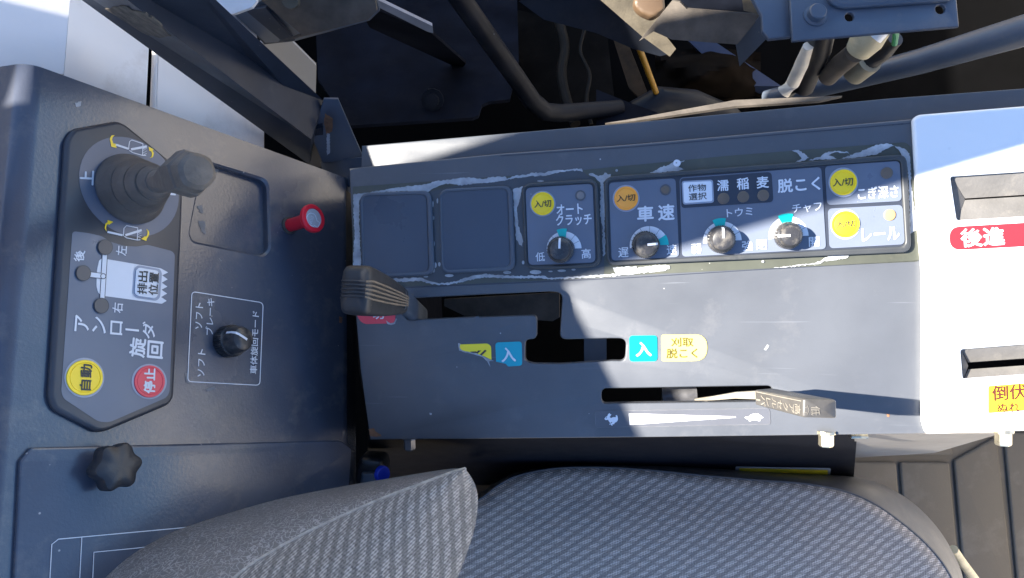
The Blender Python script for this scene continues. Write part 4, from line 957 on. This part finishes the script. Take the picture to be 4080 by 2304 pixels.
# ================================================================== SEAT
st = thing("operator_seat", "grey patterned cloth operator seat with crackled vinyl backrest edge", "seat", at(V(1500, 1400), .62))
N_ = 60
O_ = crom([V(1168, 1178), V(1120, 1181), V(1000, 1200), V(850, 1226), V(700, 1256), V(560, 1296), V(430, 1340), V(300, 1393), V(200, 1462), V(90, 1560), V(0, 1680)], N_)
S_ = crom([V(1170, 1180), V(1135, 1190), V(1060, 1218), V(960, 1256), V(860, 1300), V(770, 1342), V(690, 1386), V(620, 1430), V(560, 1485), V(480, 1580), V(420, 1690)], N_)
B2 = crom([V(1172, 1182), V(1185, 1200), V(1197, 1225), V(1202, 1255), V(1200, 1290), V(1192, 1335), V(1175, 1390), V(1152, 1450), V(1120, 1520), V(1070, 1610), V(1000, 1700)], N_)
def dep(i, a, c): return a + (c - a) * (i / (N_ - 1))
rows = []
for k in range(-3, 13):
    t = max(0, k / 12); row = []
    for i in range(N_):
        p = lerp2(O_[i], S_[i], t); ds = dep(i, .440, .335); do = ds + .050 - .018 * i / (N_ - 1)
        d = do + (ds - do) * math.sin(t * math.pi / 2) ** .8
        if k < 0: p = lerp2(O_[i], S_[i], .03 * -k); d = do + .03 * -k
        row.append(at(p, d))
    rows.append(row)
def uvgrid(rows, sx=1):
    uv = []; nr, nc = len(rows), len(rows[0]); cum = [0]
    for r in range(1, nr): cum.append(cum[-1] + sum((rows[r][j] - rows[r - 1][j]).length for j in range(nc)) / nc)
    for r in range(nr):
        x = 0
        for j in range(nc):
            if j: x += (rows[r][j] - rows[r][j - 1]).length
            uv.append((x, cum[r]))
    return uv
bk = MB(); bk.grid(rows, M_vinyl); back = bk.build("backrest", st, smooth=70)
rows = []
for k in range(0, 19):
    t = min(1, k / 14); row = []
    for i in range(N_):
        p = lerp2(S_[i], B2[i], t); ds = dep(i, .440, .335); dB = ds + .030
        d = ds + (dB - ds) * t ** 1.6 - .016 * math.sin(math.pi * t) - .010 * (math.sin(math.pi * min(1, t * 6)) if t < 1 / 6 else 0) * .3
        if k > 14: q = (k - 14) / 4; p = lerp2(B2[i], S_[i], .03 * q); d = dB + .16 * q
        row.append(at(p, d))
    rows.append(row)
bf = MB(); bf.grid(rows, M_fabric2)
# planar unfolding for the cloth pattern
uv = [(v.x, v.y - v.z * .25) for v in bf.v]
bf.build("cloth_front", back, smooth=70, uv=uv)
b = MB(); b.tube([at(S_[i], dep(i, .440, .335) - .0005) for i in range(N_)], .0011, M_piping, n=8)
b.tube([at(lerp2(S_[i], B2[i], .055), dep(i, .440, .335) - .0022) for i in range(1, N_)], .0006, M_piping, n=6); b.build("seam", back)
# cushion
NC = 120
co = crom([V(1140, 1330), V(1180, 1262), V(1215, 1236), V(1250, 1212), V(1300, 1188), V(1400, 1171), V(1520, 1165), V(1640, 1164), V(1760, 1171), V(1900, 1184), V(2020, 1192), V(2140, 1199), V(2225, 1222), V(2300, 1268), V(2360, 1330), V(2402, 1400), V(2425, 1470), V(2425, 1600), V(2330, 1720), V(1900, 1800), V(1400, 1780), V(1160, 1640), V(1120, 1480), V(1140, 1330)], NC)
ci = crom([V(1150, 1345), V(1190, 1272), V(1222, 1246), V(1256, 1220), V(1304, 1197), V(1400, 1179), V(1520, 1177), V(1640, 1184), V(1760, 1196), V(1900, 1208), V(2010, 1216), V(2110, 1232), V(2190, 1262), V(2260, 1308), V(2330, 1368), V(2380, 1430), V(2404, 1490), V(2404, 1600), V(2310, 1700), V(1890, 1780), V(1400, 1760), V(1180, 1630), V(1140, 1490), V(1150, 1345)], NC)
cen = V(1800, 1480)
def crow(f): return
rows_v = []
for j, (f, d) in enumerate(((-.02, .78), (0, .70), (.0, .672), (.35, .650), (.7, .638), (1, .632))):
    rows_v.append([at(lerp2(a, c, max(0, f)), d) for a, c in zip(co, ci)])
b = MB(); b.grid(rows_v, M_vinyl2); cush = b.build("cushion", st, smooth=70)
rows_c = []
for t in (0, .03, .08, .16, .28, .42, .58, .75, .9, .999):
    rows_c.append([at(lerp2(c, cen, t), .632 - .022 * (1 - (1 - t) ** 2.6) - .003 * (1 if 0 < t < .1 else 0)) for c in ci])
bc = MB(); bc.grid(rows_c, M_fabric); uv = [(v.x, v.y) for v in bc.v]; bc.build("cloth_top", cush, smooth=70, uv=uv)
b = MB(); b.tube([at(p, .6315) for p in ci], .0010, M_vinyl2, n=6, cap=False); b.build("seam", cush)

# plastic clip with blue plug
pc = thing("plug_connector", "black plastic plug housing with a bright blue disc beside the backrest", "connector", at(V(930, 1190), .56))
b = MB()
PCP = Plane(at(V(930, 1190), .56), Vector((1, 0, 0)), Vector((0, 1, 0)))
b.poly(PCP, rpoly([V(905, 1152), V(960, 1156), V(968, 1180), V(960, 1250), V(890, 1250), V(893, 1180)], 14), M_black, h=0, th=.03, bev=.004)
b.poly(PCP, rpoly([V(908, 1190), V(950, 1190), V(950, 1240), V(903, 1240)], 8), M_tube2, h=.005, th=.006, bev=.002); b.build("housing", pc)
b = MB(); b.lathe(at(V(958, 1192), .553), (.75, .05, .65), [(.0062, 0), (.0062, .003), (.0055, .0038), (.00001, .0038)], M_blue, n=32, closed=False); b.build("plug_disc", pc)

# floor mat
fm = thing("floor_mat", "brown black ribbed rubber floor mat beside the seat cushion", "floor mat", at(V(2400, 1300), 1.0))
FMZ = .49 - 1.0
FMP = Plane((0, 0, FMZ), Vector((1, 0, 0)), Vector((0, 1, 0)))
b = MB(); b.poly(FMP, [V(2080, 1040), V(3000, 1040), V(3000, 1900), V(2080, 1900)], M_mat, h=0, th=.01)
def rib(p): b.poly(FMP, rpoly(p, 14), M_mat, h=.0050, th=.0055, bev=.003)
rib(zz(Z20, 690, 345, 1165, 345, 1290, 1700, 800, 1700)); rib(zz(Z20, 1210, 330, 1620, 100, 1800, 1700, 1330, 1700)); rib(zz(Z20, 1690, 60, 2600, 60, 2600, 1700, 1840, 1700)); rib(zz(Z20, 100, 345, 655, 345, 760, 1700, 100, 1700))
rib(zz(Z20, 100, 120, 1150, 120, 1210, 275, 100, 290))
b.build("mat_sheet", fm)
cb = MB(); cb.tube([at(Z20(1200, 1180), .72), at(Z20(1290, 1310), .74), at(Z20(1420, 1480), .78), at(Z20(1600, 1700), .8)], .0045, M_cream, n=12)
tag(cb.build("cable"), "thin cream cable hanging over the mat at the cushion corner", "cable")

# ================================================================== BEHIND THE CONSOLES
WP = RC.shift(-.030)
ec = thing("engine_cover", "large dusty white engine cover behind the dark rear console", "engine cover", WP.pt(V(270, 180)))
b = MB(); fold_t = WP.pt(V(181, -60)); fold_b = WP.pt(V(150, 330))
rt, rbm = WP.pt(V(383, -60)), WP.pt(V(361, 400))
b.plate([fold_t, rt, rbm, fold_b], M_cover, .003)
FL = Plane(fold_t, Vector((.85, 0, -.53)), fold_t - fold_b)
b.plate([FL.pt(V(*p)) for p in ((181, -60), (160, 186), (110, 184), (0, 172), (-90, 162), (-90, -60))], M_cover, .003); b.build("cover_shell", ec, smooth=0)
WP2 = RC.shift(-.040)
ec2 = thing("engine_side_panel", "plain warm grey white panel right of the narrow black gap", "body panel", WP2.pt(V(520, 280)))
b = MB(); b.poly(WP2, rpoly([V(397, -40), V(640, -40), V(668, 330), V(668, 560), V(380, 420)], [2, 0, 2, 0, 4]), M_cover, h=0, th=.006, bev=.0025); b.build("panel_shell", ec2)
ec3 = thing("body_panel", "small grey white panel corner behind the square frame tube", "body panel", at(V(740, 180), .62))
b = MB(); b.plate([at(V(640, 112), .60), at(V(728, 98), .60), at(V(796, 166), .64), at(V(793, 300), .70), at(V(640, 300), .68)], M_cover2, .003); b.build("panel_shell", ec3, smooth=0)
wh = thing("upper_panel", "white panel edge at the top between tube and bracket", "body panel", at(V(605, 10), .50))
b = MB(); b.plate([at(V(520, -60), .50), at(V(646, -60), .50), at(V(646, 2), .50), at(V(634, 18), .50), at(V(590, 34), .50), at(V(560, 40), .50)], M_cover, .003); b.build("panel_shell", wh, smooth=0)

ft = thing("frame_tube", "thick dark square steel tube running diagonally behind the rear console", "frame tube", at(V(780, 350), .55))
def seg(p0, d0, p1, d1, k):   # extend beyond the frame
    a, c = at(p0, d0), at(p1, d1); return a + (a - c) * k, c
e = .25
R0, R1 = seg(V(320, 0), .385, V(783, 351), .545, e); T0, T1 = seg(V(543, 0), .395, V(815, 254), .555, e); L0, L1 = seg(V(205, 0), .42, V(778, 414), .588, e)
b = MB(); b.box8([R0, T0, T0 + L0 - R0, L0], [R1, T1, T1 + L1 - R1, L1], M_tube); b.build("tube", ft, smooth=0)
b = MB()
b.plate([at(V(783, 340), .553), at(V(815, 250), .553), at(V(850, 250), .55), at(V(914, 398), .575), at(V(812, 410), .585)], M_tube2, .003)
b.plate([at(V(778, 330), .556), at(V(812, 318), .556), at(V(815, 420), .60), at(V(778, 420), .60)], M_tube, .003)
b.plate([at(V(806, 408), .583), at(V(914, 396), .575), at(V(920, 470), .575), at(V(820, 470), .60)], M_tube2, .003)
b.build("foot_bracket", ft, smooth=0)
b = MB(); FB = Plane(at(V(830, 300), .5505), at(V(914, 398), .575) - at(V(815, 250), .553), at(V(815, 250), .553) - at(V(812, 410), .585))
if FB.n.dot(CAM - FB.o) < 0: FB = Plane(FB.o, FB.ex, -FB.ey)
b.poly(FB, jag([V(818, 285), V(838, 300), V(836, 330), V(822, 340), V(815, 310)], 2, 6), M_rust, h=.002); b.poly(FB, jag([V(822, 335), V(830, 338), V(830, 385), V(822, 392)], 1.5, 5), M_peel, h=.002); b.build("rust_patch", ft)
b = MB(); LP = Plane(L0.lerp(R0, .5), R1 - R0, R0 - L0)
if LP.n.dot(CAM - LP.o) < 0: LP = Plane(LP.o, LP.ex, -LP.ey)
b.poly(LP, jag(zz(Z1, 740, 70, 900, 45, 1100, 130, 1240, 265, 1130, 270, 1010, 240, 900, 200), 5, 14), mat("gritty_mud", (.10, .085, .068), .9, var=.6, vs=160, speck=(.5, .42, .3), speck_amt=.25, speck_s=420, bump=.5, bump_s=500), h=.0005, th=.0012); b.build("mud_patch", ft)

cb1 = thing("channel_bracket", "dusty grey brown steel channel bracket at the top left of the bay", "bracket", at(V(800, 50), .55))
b = MB(); b.plate([at(V(590, 38), .56), at(V(655, 3), .55), at(V(940, -30), .53), at(V(955, 28), .55), at(V(930, 52), .56), at(V(740, 104), .58), at(V(668, 108), .585)], M_tube2, .003)
b.plate([at(V(655, 0), .545), at(V(935, -60), .52), at(V(948, 28), .545), at(V(925, 50), .55), at(V(700, 108), .57), at(V(760, 88), .56)], M_dusty, .003)
b.plate([at(V(585, 30), .565), at(V(668, 20), .545), at(V(740, 104), .58), at(V(665, 112), .59)], M_tube, .003); b.build("bracket_plate", cb1, smooth=0)
b = MB(); b.lathe(at(V(735, 2), .535), (0, -.3, 1), [(.006, 0), (.006, .006), (.00001, .006)], M_rustg, n=12, closed=False); b.build("bolt", cb1)
fp = thing("folded_plate", "dark folded plate with a pale blue lit upper edge in the bay", "bracket plate", at(V(1040, 100), .70))
b = MB(); b.plate([at(V(905, -5), .60), at(V(940, -5), .60), at(V(1088, 66), .66), at(V(1090, 84), .66), at(V(1075, 80), .665)], mat("pale_blue_lit_edge", (.16, .19, .26), .4), .003)  # lit upper edge put into the colour as a paler strip
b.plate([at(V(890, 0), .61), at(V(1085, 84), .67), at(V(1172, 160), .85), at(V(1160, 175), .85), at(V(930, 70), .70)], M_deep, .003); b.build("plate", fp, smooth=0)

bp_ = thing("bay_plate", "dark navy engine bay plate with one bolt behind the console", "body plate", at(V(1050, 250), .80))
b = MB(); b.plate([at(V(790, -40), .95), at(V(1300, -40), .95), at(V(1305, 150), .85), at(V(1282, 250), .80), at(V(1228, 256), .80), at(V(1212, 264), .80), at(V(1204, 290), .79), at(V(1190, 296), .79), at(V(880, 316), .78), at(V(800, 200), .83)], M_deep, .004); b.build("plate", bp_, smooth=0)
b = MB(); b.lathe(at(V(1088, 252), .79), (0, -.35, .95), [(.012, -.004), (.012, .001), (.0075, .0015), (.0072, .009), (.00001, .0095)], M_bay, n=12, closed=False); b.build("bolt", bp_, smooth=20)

ds_ = thing("diagonal_strut", "long dark round strut slanting down across the open bay", "strut", at(V(1260, 140), .66))
b = MB(); b.tube([at(V(1120, -60), .56), at(V(1160, 0), .58), at(V(1340, 255), .72), at(V(1372, 282), .74), at(V(1410, 285), .75), at(V(1560, 272), .78)], [.0088, .0088, .0090, .0092, .0090, .0085], M_bay, n=24); b.build("strut_bar", ds_)
b = MB(); P_ = [at(V(x, y), .577) for x, y in ((1180, 10), (1192, 14), (1188, 22), (1176, 18))]
for x, y, s in ((1186, 28, 8), (1206, 62, 9), (1230, 90, 11)):
    o = at(V(x, y), .575 + y * .0005); b.plate([o + Vector((s * .0003 * math.cos(q) * 1.4, s * .0003 * math.sin(q), .004)) for q in (0, 1.2, 2, 3.3, 4.1, 5.2)], M_peel, .0005)
b.build("paint_chip", ds_, smooth=0)

bm_ = thing("crossbeam", "dusty crossbeam with a sunlit sandy top edge at upper centre", "beam", at(V(1580, 50), .62))
b = MB(); b.plate([at(Z2(x, y), .66) + Vector((0, 0, -.00006 * y)) for x, y in ((1490, -60), (1850, -60), (2220, 195), (2404, 303), (2330, 318), (2150, 276), (1900, 185), (1560, 110), (1400, 10))], M_bay, .003)
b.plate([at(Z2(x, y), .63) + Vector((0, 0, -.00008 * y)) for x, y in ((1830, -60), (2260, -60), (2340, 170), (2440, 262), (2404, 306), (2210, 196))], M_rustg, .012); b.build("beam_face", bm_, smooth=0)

br = thing("channel_hanger", "brown dusty folded channel hanger left of the blue grey bolted plate", "bracket", at(V(1780, 80), .55))
b = MB()
b.plate(zz_d(Z3, .56, 75, 270, 300, 0, 350, 20, 380, 58, 875, 100, 715, 290, 280, 262, 160, 205) if False else [at(Z3(x, y), d) for x, y, d in ((75, 268, .60), (290, 5, .57), (340, 15, .565), (385, 60, .56), (870, 98, .55), (712, 290, .57), (290, 258, .58), (170, 205, .59))], M_dusty, .003)
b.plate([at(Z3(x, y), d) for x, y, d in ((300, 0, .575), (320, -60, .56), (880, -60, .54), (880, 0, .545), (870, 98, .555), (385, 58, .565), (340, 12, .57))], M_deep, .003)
b.plate([at(Z3(x, y), d) for x, y, d in ((740, -30, .535), (880, -40, .535), (880, 60, .54), (860, 95, .548), (755, 70, .545))], M_rustg, .002)
b.plate([at(Z3(x, y), d) for x, y, d in ((872, 92, .548), (905, 250, .555), (728, 432, .60), (702, 285, .572))], M_tube2, .003)
b.build("channel_plate", br, smooth=0)
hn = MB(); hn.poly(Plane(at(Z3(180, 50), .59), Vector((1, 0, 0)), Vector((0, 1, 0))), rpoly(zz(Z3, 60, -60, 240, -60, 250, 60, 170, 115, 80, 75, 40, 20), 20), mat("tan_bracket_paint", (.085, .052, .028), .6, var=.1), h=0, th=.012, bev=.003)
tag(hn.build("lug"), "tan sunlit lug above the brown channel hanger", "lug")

bpl = thing("bolted_plate", "blue grey bolted steel plate with two holes at the top right", "steel plate", at(V(2150, 40), .48))
BP = Plane(at(V(2200, 50), .475), wx((1, -.06, 0)), Vector((.04, 1, -.25)))
b = MB()
b.poly(BP, [V(1862, -60), V(2010, -60), Z3(1065, 235), Z3(920, 250), Z3(878, 200), Z3(872, 95)], M_tube2, h=-.006, th=.004, bev=.001)
holes = [[Z3(*q) for q in ell(c, r, r, 20)] for c, r in (((1443, 108), 30), ((2033, 58), 32))]
b.poly(BP, [Z3(1050, -100), Z3(2130, -100), Z3(2155, 170), Z3(1072, 264)], M_tube2, h=0, th=.003, bev=.0008, holes=holes)
b.poly(BP, rpoly([Z3(1290, -120), Z3(2150, -120), Z3(2100, 0), Z3(1400, 50), Z3(1310, 10)], [10, 0, 10, 30, 20]), M_tube2, h=.0035, th=.0035, bev=.0025, res=3)
b.build("plate", bpl)
b = MB(); a_ = BP.pt(Z3(1218, 105)); b.lathe(a_, BP.n, [(.0075, 0), (.0075, .001), (.0056, .0015), (.0055, .0055), (.0048, .0062), (.00001, .0063)], M_tube2, n=24, closed=False); b.build("bolt", bpl)

ps = thing("painted_post", "short worn black and cream post standing under the bolted plate", "post", at(V(2000, 180), .60))
b = MB(); b.tube([at(Z3(1270, 150), .55), at(Z3(1240, 320), .58), at(Z3(1140, 560), .63), at(Z3(1040, 610), .64)], [.0104, .0100, .0096, .006], M_black, n=24); b.build("post", ps)
b = MB(); b.tube([at(Z3(1175, 300), .565), at(Z3(1130, 420), .585), at(Z3(1075, 540), .607), at(Z3(1015, 598), .615)], [.004, .0055, .0055, .006], mat("cream_worn_paint", (.70, .63, .52), .6, var=.15, vs=60), n=14); b.build("cream_paint", ps)
wc_ = thing("wire_connector", "cream plastic wiring connector hanging below the bolted plate", "connector", at(V(2160, 120), .56))
b = MB(); b.tube([at(Z3(1620, 170), .53), at(Z3(1560, 250), .54), at(Z3(1500, 330), .55)], [.0110, .0122, .0095], M_cream, n=20); b.tube([at(Z3(1480, 340), .555), at(Z3(1380, 420), .58), at(Z3(1300, 500), .60)], .0078, M_dusty, n=16); b.build("connector_shell", wc_)
b = MB(); b.tube([at(Z3(1660, 180), .525), at(Z3(1600, 240), .53)], [.006, .0066], M_white, n=16); b.build("white_insert", wc_)
wc2 = thing("wire_plug", "taped black wiring plug with a dull cream socket above the grey pipe", "connector", at(V(2190, 150), .57))
b = MB(); b.tube([at(Z3(1740, 250), .55), at(Z3(1660, 330), .565), at(Z3(1560, 410), .58)], [.006, .0078, .0078], M_black, n=16); b.build("taped_cable", wc2)
b = MB(); b.tube([at(Z3(1575, 395), .575), at(Z3(1470, 480), .595)], [.0098, .0094], mat("dull_cream_plastic", (.27, .24, .17), .6, var=.2, vs=60), n=20); b.build("socket", wc2)
wr = MB(); wr.tube([at(Z3(1700, 150), .52), at(Z3(1745, 215), .53), at(Z3(1735, 285), .545)], .0022, mat("green_wire", (.05, .25, .12), .5), n=8); wr.build("wire", wc2)

gp = thing("grey_pipe", "thick blue grey steel pipe crossing low along the right rear edge", "pipe", at(V(2300, 170), .62))
b = MB(); b.tube([at(Z3(900, 640), .70), at(Z3(1250, 565), .66), at(Z3(1900, 400), .60), at(Z3(2576, 200), .54), at(Z3(3200, 10), .50)], [.0075, .0088, .0102, .0114, .0116], M_tube2, n=36); b.build("pipe", gp)
for z_, d0, d1, p0, p1, rad, m_, nm, lb, ct in ((Z3, .72, .80, (62, 272), (205, 655), .0031, M_orange, "amber_rod", "thin amber yellow rod standing in the dark bay", "rod"),):
    b = MB(); b.tube([at(z_(*p0), d0), at(z_(*p1), d1)], rad, m_, n=14); tag(b.build(nm), lb, ct)
ip = MB(); ip.plate([at(Z2(1985, 200), .86), at(Z2(2075, 225), .85), at(Z2(2230, 620), .80), at(Z2(2180, 640), .80), at(Z2(2100, 560), .82)], mat("rusty_brown_steel", (.030, .018, .010), .8, spec=.1, var=.5, vs=60), .004)
tag(ip.build("inner_bracket", smooth=0), "narrow rusty brown bracket beside the amber rod in the bay", "bracket")
iw = MB(); iw.plate([at(Z2(1370, 60), 1.0), at(Z2(1960, 190), .97), at(Z2(2010, 640), .92), at(Z2(1560, 700), .92), at(Z2(1400, 420), .96)], mat("dark_inner_panel", (.0045, .0038, .0034), .9, spec=.03, var=.5, vs=18, dirt=(.016, .013, .011), dirt_amt=.25, dirt_s=25), .004)  # near-black brown base with slightly lighter blotches
tag(iw.build("lining_panel", smooth=0), "dark brown lining panel deep in the bay right of the strut", "body panel")
for nm_, pts_, r_, lb_ in (("wire_hose", ((1650, 120, .90), (1690, 300, .88), (1670, 470, .86), (1700, 640, .84), (1760, 800, .82)), .0060, "dull black hose hanging against the dark lining panel"),
        ("thin_wire", ((1820, 180, .88), (1790, 330, .87), (1850, 480, .85), (1830, 640, .83), (1860, 800, .82)), .0022, "thin dark wire looping beside the hose in the bay")):
    hb_ = MB(); hb_.tube(crom([at(Z2(a_, c_), d_) for a_, c_, d_ in pts_], 24), r_, mat("bay_hose_rubber", (.007, .0065, .0065), .7, spec=.1, var=.3), n=12); tag(hb_.build(nm_), lb_, "hose" if nm_ == "wire_hose" else "wire")
# deep background pieces
dh = thing("cloth_cover", "crumpled dark brown cover bulging up from the bay floor", "cover", at(V(1800, 200), .95))
rows = []
for i in range(14):
    row = []
    for j in range(20):
        u, v = j / 19, i / 13; p = (Z3(180, 350)[0] + u * 420 , Z3(0, 350)[1] + v * 230 + 60 * (u - .5) ** 2 - 20)
        d = .98 - .10 * math.sin(math.pi * u) * math.sin(math.pi * min(1, v * 1.2)) + .03 * mnoise.noise(Vector((u * 5, v * 5, 2)))
        row.append(at(p, d))
    rows.append(row)
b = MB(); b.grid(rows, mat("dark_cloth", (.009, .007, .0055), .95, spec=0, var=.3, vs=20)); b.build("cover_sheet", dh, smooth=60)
bl_ = MB(); bl_.box8([at(Z3(360, 230), 1.0), at(Z3(520, 240), 1.0), at(Z3(830, 620), 1.0), at(Z3(700, 620), 1.0)], [at(Z3(360, 230), .96), at(Z3(520, 240), .96), at(Z3(1000, 560), .96), at(Z3(700, 560), .96)], M_bluest)
tag(bl_.build("blue_housing", smooth=0), "dim blue housing deep in the bay below the brown hanger", "housing")
hs = MB(); hs.tube([at(V(1600, 290), .80), at(V(1660, 255), .80), at(V(1740, 262), .82), at(V(1830, 300), .84), at(V(1860, 330), .86)], .016, M_bay, n=18)
tag(hs.build("rubber_hose"), "black rubber hose arching along the rear flange", "hose")
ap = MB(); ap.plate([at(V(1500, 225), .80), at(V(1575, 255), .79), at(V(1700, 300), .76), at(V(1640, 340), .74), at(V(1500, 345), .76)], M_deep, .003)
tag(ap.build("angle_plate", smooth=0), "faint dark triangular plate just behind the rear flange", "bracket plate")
rl = MB(); rl.plate([at(Z2(1950, 790), .545), at(Z3(0, 778), .54), at(Z3(700, 650), .535), at(Z3(1395, 622), .535), at(Z3(1250, 655), .533), at(Z3(700, 690), .533), at(Z3(0, 792), .535)], M_dusty, .002)
tag(rl.build("edge_trim", smooth=0), "thin dusty pale trim edge along the rear of the console", "trim")
